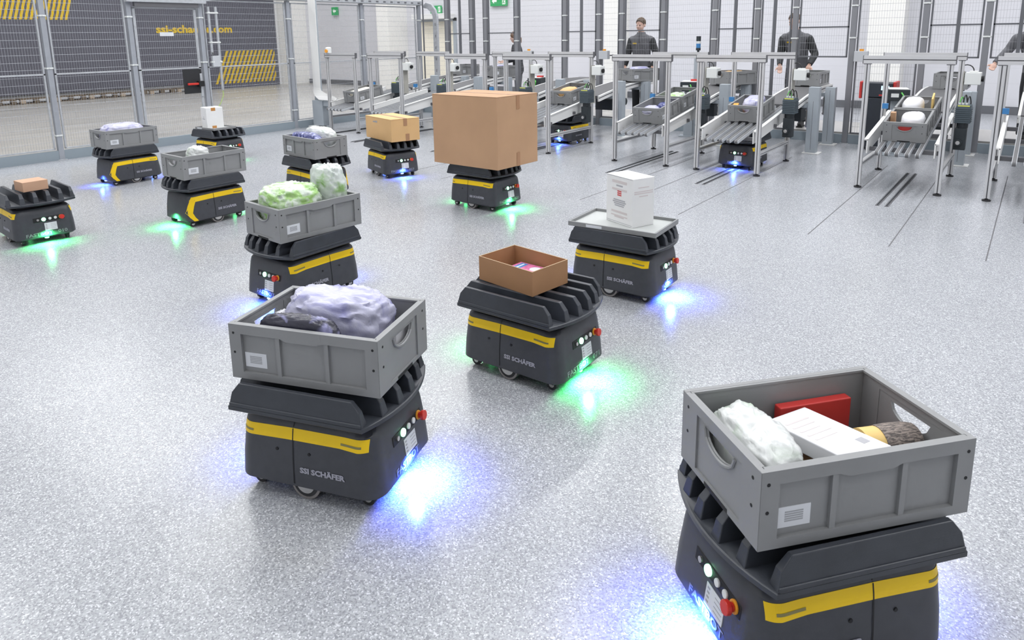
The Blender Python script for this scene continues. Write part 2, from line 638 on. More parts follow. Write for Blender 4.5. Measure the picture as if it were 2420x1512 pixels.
def make_tray(root):
    mb = MB()
    n = 14
    def outline(z, ins):
        p = []
        for i in range(n+1):
            y = -0.25+0.5*i/n
            p.append((deck_x(y)-ins, y*(1-ins/0.25), z))
        for i in range(n+1):
            y = 0.25-0.5*i/n
            p.append((-deck_x(y)+ins, y*(1-ins/0.25), z))
        return p
    mb.loft([outline(0.322, 0.05), outline(0.331, 0.006), outline(0.336, 0.0), outline(0.350, 0.0), outline(0.353, 0.004)])
    deck = mb.build('deck', 'bot_tray', root, smooth=35)
    for i in range(6):
        y = -0.232+0.464*i/5
        r = MB()
        outer = i in (0, 5)
        xe = deck_x(y)-0.010
        sg = -1 if i == 0 else 1
        if outer:
            lo = [(y-0.016*1, 0.350), (y+0.016, 0.350)]
            yo = sg*0.249
            yi = y-sg*0.020
            bot = sorted([yo, yi])
            top = sorted([sg*0.238, y-sg*0.012])
        else:
            bot = [y-0.021, y+0.021]
            top = [y-0.0125, y+0.0125]
        zb, zs, zt = 0.3505, 0.402, 0.438
        mid = [bot[0]*0.35+top[0]*0.65, bot[1]*0.35+top[1]*0.65]
        def ring(x, z, yy):
            return [(x, yy[0], z), (x, yy[1], z)]
        a = [(-xe, bot[0], zb), (-xe, bot[1], zb), (xe, bot[1], zb), (xe, bot[0], zb)]
        xm = xe-0.012
        b = [(-xm, mid[0], zs), (-xm, mid[1], zs), (xm, mid[1], zs), (xm, mid[0], zs)]
        xt = xe-0.042
        c = [(-xt, top[0], zt), (-xt, top[1], zt), (xt, top[1], zt), (xt, top[0], zt)]
        r.loft([a, b, c])
        if outer:
            r.box((-xe+0.004, min(sg*0.2515, sg*0.238), 0.352), (xe-0.004, max(sg*0.2515, sg*0.238), 0.366))
        r.build('rib', 'bot_tray', root, bevel=0.003)
    return deck

def make_bot(name, hook):
    root = thing(name, 'x', 'robot')
    mb = MB()
    rings = [rrect(xf, xr, hw, r, z, 7) for z, xf, xr, hw, r in SEC]
    mb.loft(rings)
    shell = mb.build('shell', 'bot_shell', root, smooth=32)
    # panel joints and small bolts on the sides
    for s in (1, -1):
        j = MB()
        rows = [[(-0.034+0.004*k, 0.054+0.245*i/12) for k in range(2)] for i in range(13)]
        side_strip(j, rows, s, 0.0022)
        for bx in (-0.10, 0.035):
            yy = side_y(bx, 0.195)
            j.cyl((bx, s*(yy-0.003), 0.195), (bx, s*(yy+0.0025), 0.195), 0.006, 10)
        j.build('panel_joint', 'black', shell)
    nk = MB()
    nk.loft([rrect(0.235, 0.22, 0.165, 0.04, 0.303, 5), rrect(0.235, 0.22, 0.165, 0.04, 0.326, 5)])
    nk.build('lift_neck', 'black', root)
    for s in (1, -1):
        tag(stripe(s, hook).build('stripe', None, root), 'yellow stripe')
    # maker's name on both sides
    for s in (1, -1):
        z = 0.133
        yy = side_y(0.08, z)+0.0022
        sl = (side_y(0.08, 0.15)-side_y(0.08, 0.10))/0.05
        M = basis((0.088, s*yy, z), (-s if s > 0 else 1, 0, 0), (0, s*sl, 1))
        lettering('SSI SCHÄFER', 0.028, 0.185, M, 'logo_grey', root, 'side_lettering', bold=0.0012)
    # front control panel
    z = 0.205
    fx = front_x(0, z)
    sl = (front_x(0, 0.25)-front_x(0, 0.15))/0.10
    def FM(y, zz, off=0.0):
        # x axis = viewer's right when looking at the front (+y), y axis up along the slope
        return basis((front_x(y, zz)+off, y, zz), (0, 1, 0), (sl, 0, 1))
    p = MB()
    M = FM(0.03, z, 0.0)
    p.box((-0.115, -0.020, -0.006), (0.115, 0.020, 0.0025), M)
    panel = p.build('control_panel', 'black', root, bevel=0.004)
    k = MB()
    k.cyl(M @ Vector((-0.082, 0, 0)), M @ Vector((-0.082, 0, 0.008)), 0.009, 14)
    k.build('key_switch', 'steel', panel)
    k = MB()
    k.cyl(M @ Vector((-0.040, 0, 0)), M @ Vector((-0.040, 0, 0.010)), 0.0155, 18)
    k.build('green_lamp', 'lamp_green', panel, bevel=0.003)
    for bx in (0.006, 0.046):
        k = MB()
        k.cyl(M @ Vector((bx, 0, 0)), M @ Vector((bx, 0, 0.008)), 0.0115, 16)
        k.build('push_button', 'button_white', panel, bevel=0.002)
    k = MB()
    k.use('orange').cyl(M @ Vector((0.088, 0, 0)), M @ Vector((0.088, 0, 0.008)), 0.018, 16)
    k.use('red').cyl(M @ Vector((0.088, 0, 0.008)), M @ Vector((0.088, 0, 0.022)), 0.012, 16)
    k.cyl(M @ Vector((0.088, 0, 0.020)), M @ Vector((0.088, 0, 0.034)), 0.019, 18)
    k.build('emergency_stop', None, panel, bevel=0.002)
    lb = MB()
    M2 = FM(0.035, 0.140, 0.0)
    lb.use('label_white').box((-0.045, -0.032, -0.001), (0.045, 0.032, 0.0018), M2)
    lb.use('label_grey')
    for q in range(4):
        lb.box((-0.038, 0.018-q*0.013, 0.0018), (-0.026, 0.024-q*0.013, 0.0022), M2)
        lb.box((0.000, 0.018-q*0.013, 0.0018), (0.038, 0.0205-q*0.013, 0.0022), M2)
    tag(lb.build('label', None, root), 'white paper label under the buttons')
    # wheels
    for s in (1, -1):
        w = MB()
        w.use('wheel_tyre').cyl((0.0, s*0.166, 0.0605), (0.0, s*0.206, 0.0605), 0.060, 32)
        w.use('rubber').cyl((0.0, s*0.205, 0.0605), (0.0, s*0.2072, 0.0605), 0.050, 24)
        w.use('steel').cyl((0.0, s*0.207, 0.0605), (0.0, s*0.2095, 0.0605), 0.036, 24)
        w.build('drive_wheel', None, root, smooth=40)
        for cx in (0.235, -0.225):
            w = MB()
            w.use('rubber').cyl((cx, s*0.150, 0.027), (cx, s*0.172, 0.027), 0.027, 18)
            w.use('steel').cyl((cx, s*0.171, 0.027), (cx, s*0.174, 0.027), 0.014, 14)
            w.use('black').box((cx-0.012, s*0.161-0.017, 0.03), (cx+0.012, s*0.161+0.017, 0.058))
            w.build('caster', None, root, smooth=40)
    make_tray(root)
    return root

LAMP_COL = {'blue': (0.055, 0.14, 1.0), 'green': (0.075, 1.0, 0.25)}

def bot_lamps(root, col, rear_only=False, power=1.0, rear=0.25):
    lens_mat = 'led_'+col
    for x, pw in ((0.306, power*(0.25 if rear_only else 1.0)), (-0.281, power*(1.0 if rear_only else rear))):
        s = 1 if x > 0 else -1
        b = MB()
        b.cyl((x-0.022*s, 0, 0.0495), (x-0.022*s, 0, 0.042), 0.016, 14)
        b.build('floor_lamp', lens_mat, root)
        ld = bpy.data.lights.new('floor_lamp_light', 'SPOT')
        ld.spot_size = radians(172)
        ld.spot_blend = 0.8
        ld.color = LAMP_COL[col]
        ld.energy = 15.0*pw
        ld.shadow_soft_size = 0.018
        lo = bpy.data.objects.new('floor_lamp_light', ld)
        COL.objects.link(lo)
        lo.parent = root
        lo.location = (x+0.032*s, 0, 0.105)

def bot_number(root, txt, width):
    z = 0.088
    sl = (front_x(0, 0.12)-front_x(0, 0.07))/0.05
    M = basis((front_x(0, z)+0.0015, 0.0, z), (0, 1, 0), (sl, 0, 1))
    lettering(txt, 0.036, width, M, 'engraved', root, 'front_lettering', bold=0.0006)

BOT = make_bot('sorting_robot', False)
BOTH = make_bot('sorting_robot', True)
USED = {False: False, True: False}

def place_bot(x, y, ang, label, lamp, number=None, hook=False, **kw):
    src = BOTH if hook else BOT
    if not USED[hook]:
        pass
    r = dup(src, (x, y, 0), ang, label)
    r['group'] = 'sorting robots on the speckled floor'
    bot_number(r, 'FASTBOT   '+number if number else 'FASTBOT', 0.30 if number else 0.18)
    bot_lamps(r, lamp, **kw)
    return r

h = pi/2
place_bot(-1.9296, 2.6808, 1.587-h, 'robot carrying the open brown box with a pink packet in it', 'green', '071')
place_bot(-4.3045, 5.2077, 1.563-h, 'robot carrying the very large closed brown carton', 'green', '020')
place_bot(-3.751, 2.6544, 1.596+pi, 'robot under the grey bin heaped with light green bags', 'blue')
place_bot(-6.1411, 3.2999, 1.567, 'robot seen from behind under the almost empty grey bin, green floor light', 'green', None, True, rear_only=True)
place_bot(-6.2885, 5.8166, 1.2404-h, 'robot carrying the medium light brown taped carton', 'blue', '027')
place_bot(-2.0434, 1.5265, 1.9003-h, 'robot under the grey bin with a big lavender bag, bright blue floor light', 'blue', power=2.0)
place_bot(-0.3849, 1.8582, 0.8907+pi, 'nearest robot, cut by the bottom frame edge, under the bin of mixed goods', 'blue', power=2.2)
place_bot(-2.0694, 3.9297, 1.6017-h, 'robot carrying a flat grey tray with a printed white box', 'blue', power=1.8)
place_bot(-6.811, 2.1202, 1.4991-h, 'robot carrying only a small brown box, at the left frame edge', 'green', '010')
place_bot(-6.1072, 4.5567, 1.4884+h, 'robot partly hidden behind the green bags, under the bin with blue packets', 'blue', None, True, power=0.5)
place_bot(-9.18, 5.225, 0.0, 'robot by the fence carrying a plain white box on a small tray', 'green', power=0.5)
place_bot(-8.672, 3.735, 1.58, 'robot next to the fence under the grey bin with a flat lavender bag', 'blue', None, True, rear_only=True)
place_bot(-2.885, 8.640, -h, 'robot parked under the conveyor station left of the two grey columns', 'blue')
place_bot(-5.850, 9.215, -h, 'robot parked under the station right behind the large carton', 'blue')

def kill(root):
    for k in list(root.children):
        kill(k)
    bpy.data.objects.remove(root)
kill(BOT)
kill(BOTH)

# ------------------------------------------------------------------ plastic bins
def wall_with_handle(mb, M, w, hgt, t):
    """short wall in local x (width) / z, thickness t along y, with a smile-shaped hand hole"""
    hw_, zt = 0.072, hgt-0.042
    N = 14
    def zb(u):
        q = max(0.0, 1-(u/hw_)**2)
        return zt-0.046*sqrt(q) if q > 0 else zt
    for yy, flip in ((0, 0), (t, 1)):
        mb.add([M @ Vector(p) for p in ((-w/2, yy, 0), (-hw_, yy, 0), (-hw_, yy, hgt), (-w/2, yy, hgt))], [(0, 1, 2, 3)])
        mb.add([M @ Vector(p) for p in ((hw_, yy, 0), (w/2, yy, 0), (w/2, yy, hgt), (hw_, yy, hgt))], [(0, 1, 2, 3)])
        for i in range(N):
            a = -hw_+2*hw_*i/N
            b = -hw_+2*hw_*(i+1)/N
            mb.add([M @ Vector(p) for p in ((a, yy, 0), (b, yy, 0), (b, yy, zb(b)), (a, yy, zb(a)))], [(0, 1, 2, 3)])
            mb.add([M @ Vector(p) for p in ((a, yy, zt), (b, yy, zt), (b, yy, hgt), (a, yy, hgt))], [(0, 1, 2, 3)])
    for i in range(N):
        a = -hw_+2*hw_*i/N
        b = -hw_+2*hw_*(i+1)/N
        mb.add([M @ Vector(p) for p in ((a, 0, zb(a)), (b, 0, zb(b)), (b, t, zb(b)), (a, t, zb(a)))], [(0, 1, 2, 3)])
        mb.add([M @ Vector(p) for p in ((a, 0, zt), (b, 0, zt), (b, t, zt), (a, t, zt))], [(0, 1, 2, 3)])
    # raised lip round the hole
    pts = [M @ Vector((-hw_-0.006+2*(hw_+0.006)*i/16, -0.002, zt-0.052*sqrt(max(0, 1-((-hw_-0.006+2*(hw_+0.006)*i/16)/(hw_+0.006))**2)))) for i in range(17)]
    mb.tube(pts, 0.005, 6)

BL, BW, BH = 0.6, 0.4, 0.209
def make_bin():
    root = thing('plastic_bin', 'x', 'bin')
    mb = MB().use('bin_grey')
    t = 0.006
    d = 0.012          # depth of the recessed panels
    # bottom
    mb.box((-BL/2+0.014, -BW/2+0.014, 0.0), (BL/2-0.014, BW/2-0.014, 0.008))
    mb.box((-BL/2+0.03, -BW/2+0.03, 0.008), (BL/2-0.03, BW/2-0.03, 0.011))
    for s in (1, -1):
        y0 = s*BW/2
        # long wall, recessed sheet
        a, b = sorted((y0-s*d, y0-s*(d+t)))
        mb.box((-BL/2+d+0.003, a, 0.005), (BL/2-d-0.003, b, BH-0.008))
        o, i_ = y0, y0-s*(d+0.002)
        lo, hi = sorted((o, i_))
        # frame: upper band with dip in the middle, lower band, posts, two ribs
        XE = BL/2-0.0012
        up = [(-XE, BH-0.036), (-0.088, BH-0.036), (-0.060, BH-0.046), (0.060, BH-0.046), (0.088, BH-0.036), (XE, BH-0.036), (XE, BH), (-XE, BH)]
        mb.prism(up, 'y', lo, hi)
        mb.box((-XE, lo, 0.0), (XE, hi, 0.026))
        for sx in (1, -1):
            p, q = sorted((sx*XE, sx*(BL/2-0.050)))
            mb.box((p, lo, 0.026), (q, hi, BH-0.036))
            mb.box((sx*0.098-0.008, lo+(0.002 if s < 0 else 0), 0.026), (sx*0.098+0.008, hi-(0.002 if s > 0 else 0), BH-0.036))
        # rim flange
        p, q = sorted((y0-s*(d+0.002), y0-s*0.022))
        mb.box((-BL/2+0.016, p, BH-0.007), (BL/2-0.016, q, BH-0.0005))
    for s in (1, -1):
        x0 = s*BL/2
        M = basis((x0-s*(d-0.004) if True else x0, 0, 0.004), (0, s, 0), (0, 0, 1))
        # local x -> +-y, local y -> z , need local z-> outwards ; use matrix mapping (x,y,z)=(across, into bin, up)
        W = Matrix(((0, -s, 0, x0-s*0.006), (s, 0, 0, 0), (0, 0, 1, 0.004), (0, 0, 0, 1)))
        wall_with_handle(mb, W, BW-0.02, BH-0.006, t)
        lo, hi = sorted((x0, x0-s*(d+0.002)))
        for sy in (1, -1):
            YE = BW/2-0.0012
            p, q = sorted((sy*YE, sy*(BW/2-0.085)))
            mb.box((lo, p, 0.016), (hi, q, BH-0.030))
        mb.box((lo, -YE, 0.0006), (hi, YE, 0.016))
        mb.box((lo, -YE, BH-0.030), (hi, YE, BH-0.0006))
        p, q = sorted((x0-s*(d+0.002), x0-s*0.022))
        mb.box((p, -BW/2+0.023, BH-0.007), (q, BW/2-0.023, BH-0.0005))
    # dark peg holes
    mb.use('black')
    for s in (1, -1):
        for sx in (1, -1):
            for zz in (BH-0.034, BH-0.108):
                mb.cyl((sx*(BL/2-0.020), s*(BW/2-0.002), zz), (sx*(BL/2-0.020), s*(BW/2+0.0008), zz), 0.0048, 8)
                mb.cyl((sx*(BL/2-0.002), s*(BW/2-0.035), zz), (sx*(BL/2+0.0008), s*(BW/2-0.035), zz), 0.0048, 8)
    for s in (1, -1):
        mb.box((-0.045, s*BW/2-0.001, BH-0.012), (0.045, s*BW/2+0.0008, BH-0.001)) if False else None
        mb.box((s*BL/2-0.001, -0.06, 0.000), (s*BL/2+0.0008, 0.06, 0.012)) 
    mb.build('shell', None, root)
    for s in (1, -1):
        lb = MB()
        y0 = s*(BW/2-0.0128)
        lb.use('label_white').box((-s*0.005-0.2025 if False else s*0.0+(-0.245 if s < 0 else 0.155), min(y0, y0+s*0.0025), 0.045), ((-0.155 if s < 0 else 0.245), max(y0, y0+s*0.0025), 0.100))
        lb.use('label_grey')
        xa = -0.225 if s < 0 else 0.175
        for q in range(5):
            lb.box((xa, min(y0+s*0.0025, y0+s*0.003), 0.060+q*0.006), (xa+0.05, max(y0+s*0.0025, y0+s*0.003), 0.0635+q*0.006))
        tag(lb.build('label', None, root), 'white barcode label')
    return root

BIN = make_bin()
def place_bin(x, y, z, ang, label, group, rx=0.0):
    b = dup(BIN, (x, y, z), ang, label, rx=rx)
    b['group'] = group
    return b

def box_center(nb):
    x, y, z, th, l, m, hh = nb
    a = Vector((cos(th), sin(th)))
    b = Vector((-sin(th), cos(th)))
    c = Vector((x, y)) + a*(m/2) + b*(l/2)
    return c.x, c.y

TZ = 0.4385
G1 = 'grey bins riding on robots'
def bin_on(nb, label):
    x, y = box_center(nb)
    th = nb[3]
    ang = th if nb[5] > nb[4] else th+pi/2
    # long axis along local x
    return (x, y, ang), place_bin(x, y, TZ, ang, label, G1)

P_C, _ = bin_on([-3.548, 2.3487, 0, 1.5045, 0.4, 0.6, 0], 'grey bin heaped with light green plastic bags')
P_B, _ = bin_on([-5.9341, 3.0136, 0, 1.5385, 0.4, 0.6, 0], 'almost empty grey bin with one small white bag inside')
P_D, _ = bin_on([-5.8214, 4.3308, 0, 1.4911, 0.6, 0.4, 0], 'grey bin filled with a white bag and navy blue packets')
P_G, _ = bin_on([-1.6854, 1.4527, 0, 1.9253, 0.6, 0.4, 0], 'grey bin with a big lavender bag, in the lower left half')
P_H, _ = bin_on([-0.4162, 1.4902, 0, 0.869, 0.4, 0.6, 0], 'nearest and largest-looking grey bin, filled with mixed goods')
P_J = (-8.655, 3.735, 1.58+0.0)
place_bin(-8.655, 3.735, TZ, 1.58, 'dull grey bin beside the left fence with a flat lavender bag', G1)

# ------------------------------------------------------------------ cartons and boxes
def closed_carton(name, nb, m, tape, label, cat='box', lip=True, seam_axis='right'):
    """closed carton from the fitted box: origin near corner, left edge l, right edge r"""
    x, y, z, th, l, r, hh = nb
    root = thing(name, label, cat, (x, y, TZ if abs(z-0.438) < 0.02 else z), th)
    # local: right face along +x (len r) normal -y ; left face along +y (len l) normal -x
    mb = MB().use(m)
    mb.box((0.002, 0.002, 0.0005), (r-0.002, l-0.002, hh-0.003))
    mb.build('carton_body', None, root, bevel=0.003)
    # two top flaps meeting over the seam, running along y at the middle of x
    if lip:
        for a, b in ((0.0, r/2-0.001), (r/2+0.001, r)):
            f = MB().use(m)
            f.box((a, 0.0, hh-0.003), (b, l, hh+0.0015))
            f.build('top_flap', None, root, bevel=0.0012)
    if tape:
        w = 0.048
        xm = r/2
        drop = min(0.13, hh*0.32)
        t = MB().use(tape)
        t.box((xm-w/2, -0.0012, hh-drop), (xm+w/2, 0.001, hh+0.002))
        t.box((xm-w/2, -0.001, hh+0.0012), (xm+w/2, l+0.001, hh+0.0026))
        tag(t.build('packing_tape', None, root), 'brown packing tape over the lid')
        off = 0.0 if tape == 'tape' and hh > 0.5 else 0.025
        t = MB().use(tape)
        t.box((xm+off-w/2, -0.0012, 0.0), (xm+off+w/2, 0.001, drop))
        tag(t.build('packing_tape', None, root), 'brown packing tape at the foot')
    return root

closed_carton('carton', [-3.8836, 4.8948, 0.4374, 1.543-pi/2+pi/2, 0.8255, 0.6168, 0.6728], 'carton', 'tape', 'very large closed brown carton with two tape strips')
cE = closed_carton('carton', [-6.0213, 5.5778, 0.4391, 1.2925, 0.6838, 0.3852, 0.2695], 'carton_light', 'tape', 'medium light brown carton with tape and a small grey stamp')
st = MB().use('print_grey')
for k in range(3):
    st.box((-0.0008, 0.36+k*0.04, 0.205), (0.003, 0.392+k*0.04, 0.228-0.004*k))
tag(st.build('printed_stamp', None, cE), 'small grey stamp')
closed_carton('carton', [-6.5984, 2.0015, 0.4376, 1.5875, 0.1895, 0.1907, 0.0849], 'carton_small', None, 'small plain brown box without tape at the left', lip=False)

# open tray carton
x, y, z, th, l, r, hh = -1.8054, 2.5209, TZ, 1.4416, 0.3694, 0.2585, 0.1231
oc = thing('open_carton', 'open brown cardboard box with a pink packet at its bottom', 'box', (x, y, z), th)
mb = MB().use('carton_raw')
t = 0.005
mb.box((0, 0, 0.0005), (r, l, 0.006))
for a, b in (((0, 0), (r, t)), ((0, l-t), (r, l)), ((0, t), (t, l-t)), ((r-t, t), (r, l-t))):
    mb.use('carton_raw').box((a[0], a[1], 0.006), (b[0], b[1], hh-0.001))
    mb.use('carton_edge').box((a[0], a[1], hh-0.001), (b[0], b[1], hh))
mb.build('carton_walls', None, oc)
Mo = Matrix.Translation((x, y, z)) @ Matrix.Rotation(th, 4, 'Z')
p = Mo @ Vector((0.180, 0.200, 0.0068))
pk = thing('pink_packet', 'pink printed packet lying inside the open brown box', 'packet', p, th+0.08)
b = MB().use('pink')
b.box((-0.058, -0.09, 0), (0.058, 0.09, 0.046))
b.build('packet_body', None, pk, bevel=0.003)
b = MB().use('label_white').cyl((0.005, -0.045, 0.0462), (0.005, -0.045, 0.0468), 0.030, 20)
b.use('sensor_blue').box((-0.045, 0.03, 0.0462), (0.045, 0.07, 0.0467))
b.use('label_white').box((-0.035, 0.045, 0.0468), (0.035, 0.055, 0.0472))
tag(b.build('printed_picture', None, pk), 'white and blue print')

# flat trays
def flat_tray(x, y, z, ang, label, lx=0.6, ly=0.4):
    root = thing('flat_tray', label, 'tray', (x, y, z), ang, 'flat trays riding on robots')
    mb = MB().use('tray_pale')
    mb.box((-lx/2+0.004, -ly/2+0.004, 0.0), (lx/2-0.004, ly/2-0.004, 0.012))
    mb.build('tray_floor', None, root)
    mb = MB().use('bin_grey')
    for s in (1, -1):
        a, b = sorted((s*ly/2, s*(ly/2-0.012)))
        mb.box((-lx/2, a, 0.0), (lx/2, b, 0.030))
        a, b = sorted((s*lx/2, s*(lx/2-0.012)))
        mb.box((a, -ly/2+0.012, 0.0), (b, ly/2-0.012, 0.030))
    mb.build('rim', None, root, bevel=0.002)
    lb = MB().use('label_white')
    lb.box((-0.17, -ly/2-0.0008, 0.006), (-0.06, -ly/2+0.001, 0.024))
    tag(lb.build('label', None, root), 'white label')
    return root

x, y = box_center([-1.7504, 3.7274, 0, 1.6415, 0.6, 0.4, 0])
flat_tray(x, y, TZ+0.0005, 1.6415+pi/2+pi, 'flat pale grey tray under the printed white box')
flat_tray(-9.16, 5.18, TZ+0.0005, 0.05, 'small flat tray under the plain white box near the fence', 0.45, 0.34)

def white_box(nb, label, kind):
    x, y, z, th, l, r, hh = nb
    root = thing('white_box', label, 'box', (x, y, z), th)
    mb = MB().use('white_card')
    mb.box((0, 0, 0), (r, l, hh))
    mb.build('box_body', None, root, bevel=0.002)
    pr = MB()
    if kind == 'printed':
        # front (left) face, local x=0, spans y 0..l ; red emblem, text rows as plain bars
        def bar(m, yc, zc, w, h_):
            pr.use(m).box((-0.0008, yc-w/2, zc-h_/2), (0.001, yc+w/2, zc+h_/2))
        rows = [('print_pale', .88, .56, .018), ('print_grey', .80, .24, .010), ('print_pale', .72, .56, .014), ('print_grey', .50, .44, .008), ('print_grey', .46, .50, .008), ('print_grey', .42, .40, .008), ('print_grey', .38, .34, .007), ('print_pale', .25, .60, .014), ('print_pale', .17, .62, .008), ('print_pale', .14, .36, .008)]
        for m, zz, w, h_ in rows:
            bar(m, l*0.5, hh*zz, l*w, h_)
        for k in range(3):
            pr.use('print_red').box((-0.0008, l*0.5-0.020, hh*0.59+k*0.013), (0.001, l*0.5+0.020, hh*0.59+k*0.013+0.009))
        pr.use('print_grey').box((-0.0006, 0.004, 0.010), (0.001, l-0.004, 0.0125))
        pr.use('print_grey').box((-0.0006, 0.004, hh-0.006), (0.001, l-0.004, hh-0.003))
        for zz, w in ((.80, .5), (.72, .86), (.68, .86), (.62, .4)):
            pr.use('print_pale').box((r*0.5-r*w/2, -0.0008, hh*zz), (r*0.5+r*w/2, 0.001, hh*zz+0.007))
        tag(pr.build('print', None, root), 'red emblem and rows of print')
    else:
        pr.use('tape_orange').box((r*0.30, -0.001, hh-0.045), (r*0.56, 0.001, hh+0.001))
        tag(pr.build('packing_tape', None, root), 'upper brown tape square')
        pr = MB().use('tape_orange')
        pr.box((r*0.30, -0.001, 0.0), (r*0.56, 0.001, 0.035))
        tag(pr.build('packing_tape', None, root), 'lower brown tape square')
        pr = MB().use('print_grey')
        pr.box((-0.0008, l*0.32, hh*0.42), (0.001, l*0.72, hh*0.46))
        pr.prism([(l*0.47, hh*0.50), (l*0.57, hh*0.50), (l*0.52, hh*0.58)], 'x', -0.0008, 0.001)
        tag(pr.build('print', None, root), 'small grey mark')
    return root

white_box([-1.9496, 3.8093, TZ+0.0130, 1.1823, 0.2616, 0.1766, 0.3136], 'white carton printed with a red emblem, on the flat tray', 'printed')
white_box([-9.13, 5.045, TZ+0.0130, 1.35, 0.235, 0.225, 0.285], 'plain white carton with two brown tape squares near the fence', 'plain')

# ------------------------------------------------------------------ bags and goods in the bins
def bag_mesh(name, m, a, b, h_, seed, amp=0.18, fr=2.2, nu=64, nv=36, flat=0.5, crease=0.5):
    """crumpled filled plastic bag, base at z=0, half sizes a,b, height h_"""
    vs, fs = [], []
    off = Vector((seed*3.1, seed*1.7, seed*5.3))
    def sp(v, e):
        return math.copysign(abs(v)**e, v)
    for j in range(nv+1):
        th = pi*j/nv
        for i in range(nu):
            ph = 2*pi*i/nu
            d = Vector((sp(sin(th), flat)*sp(cos(ph), 0.7), sp(sin(th), flat)*sp(sin(ph), 0.7), sp(cos(th), 0.8)))
            q = d*fr+off
            n = 0.40-noise.noise(q)*0.55+abs(noise.noise(q*2.3))*2.0*crease+abs(noise.noise(q*5.1))*crease*0.7+noise.noise(q*9.0)*0.18
            k = min(1.0, 1-amp*n)
            z = (d.z*k+1)/2*h_
            vs.append((d.x*a*k, d.y*b*k, max(0.0, z)))
    for j in range(nv):
        for i in range(nu):
            k = (i+1) % nu
            fs.append((j*nu+i, (j+1)*nu+i, (j+1)*nu+k, j*nu+k))
    mb = MB().use(m)
    mb.add(vs, fs)
    return mb.build(name, None, None, smooth=70)

def place_in(P, lx, ly, lz, obj, rz=0.0, rx=0.0, ry=0.0, z0=None):
    M = Matrix.Translation((P[0], P[1], TZ if z0 is None else z0)) @ Matrix.Rotation(P[2], 4, 'Z')
    p = M @ Vector((lx, ly, lz))
    obj.location = p
    obj.rotation_euler = (rx, ry, P[2]+rz)
    return obj

FL = 0.012
def bag(P, lx, ly, m, a, b, h_, seed, label, rz=0.0, amp=0.16, z=FL, name='plastic_bag', cat='bag', group=None, **kw):
    o = bag_mesh(name, m, a, b, h_, seed, amp, **kw)
    place_in(P, lx, ly, z, o, rz)
    return tag(o, label, cat, group)

# bin C (long axis local x pointing away): three green bags
bag(P_C, -0.093, 0.0, 'bag_green', 0.200, 0.180, 0.305, 3, 'long light green plastic bag filling the handle end of its bin', amp=0.15, flat=0.26, fr=2.3, crease=0.5)
bag(P_C, 0.194, 0.0, 'bag_clear_green', 0.084, 0.176, 0.400, 14, 'tall pale green bag standing highest at the far end of its bin', amp=0.15, flat=0.36, fr=2.0, crease=0.5)
# bin B
bag(P_B, -0.03, 0.05, 'bag_white', 0.105, 0.10, 0.250, 21, 'small white bag in the almost empty grey bin', amp=0.15)
bag(P_B, -0.225, 0.0, 'paper', 0.045, 0.10, 0.175, 23, 'white crumpled paper by the handle of the almost empty bin', name='paper_wad', cat='paper', amp=0.14)
# bin D
bag(P_D, 0.0, 0.095, 'bag_navy', 0.265, 0.078, 0.245, 31, 'navy blue patterned packet at the near side of its bin', name='packet', cat='packet', amp=0.07)
bag(P_D, 0.0, -0.082, 'bag_white', 0.265, 0.095, 0.285, 33, 'white bag bulging over the bin with navy blue packets', amp=0.10)
# bin J
bag(P_J, -0.02, 0.0, 'bag_lavender', 0.25, 0.16, 0.265, 41, 'flat lavender bag in the bin beside the left fence', amp=0.10)
# bin G
bag(P_G, -0.01, -0.048, 'bag_lavender', 0.230, 0.128, 0.268, 52, 'big lavender plastic bag rising out of its bin', amp=0.14, fr=2.0, flat=0.28, crease=0.55)
bag(P_G, 0.05, 0.132, 'bag_dark', 0.18, 0.044, 0.235, 55, 'dark blue glossy packet between the lavender bag and the label wall', name='packet', cat='packet', amp=0.08)
bag(P_G, 0.245, 0.02, 'paper', 0.030, 0.12, 0.165, 56, 'crumpled grey paper at the end of the bin with the lavender bag', name='paper_wad', cat='paper', amp=0.12)
# bin H : mixed goods
bag(P_H, -0.185, 0.0, 'bag_white', 0.086, 0.17, 0.205, 61, 'white and pale green bag in the nearest bin', amp=0.13)

def slab(name, cat, P, lx, ly, lz, size, m, label, rz=0.0, rx=0.0, ry=0.0, extra=None, z0=None, bevel=0.003):
    root = thing(name, label, cat)
    mb = MB().use(m)
    mb.box((-size[0]/2, -size[1]/2, 0), (size[0]/2, size[1]/2, size[2]))
    mb.build('body', None, root, bevel=bevel)
    if extra:
        extra(root, size)
    place_in(P, lx, ly, lz, root, rz, rx, ry, z0)
    return root

def doc_print(root, s):
    p = MB().use('print_pale')
    for k in range(5):
        p.box((-s[0]*0.38, s[1]*(0.30-k*0.09), s[2]), (s[0]*(0.2-0.05*(k % 3)), s[1]*(0.325-k*0.09), s[2]+0.0006))
    p.use('print_grey').box((s[0]*0.18, -s[1]*0.34, s[2]), (s[0]*0.34, -s[1]*0.24, s[2]+0.0006))
    p.build('print', None, root)

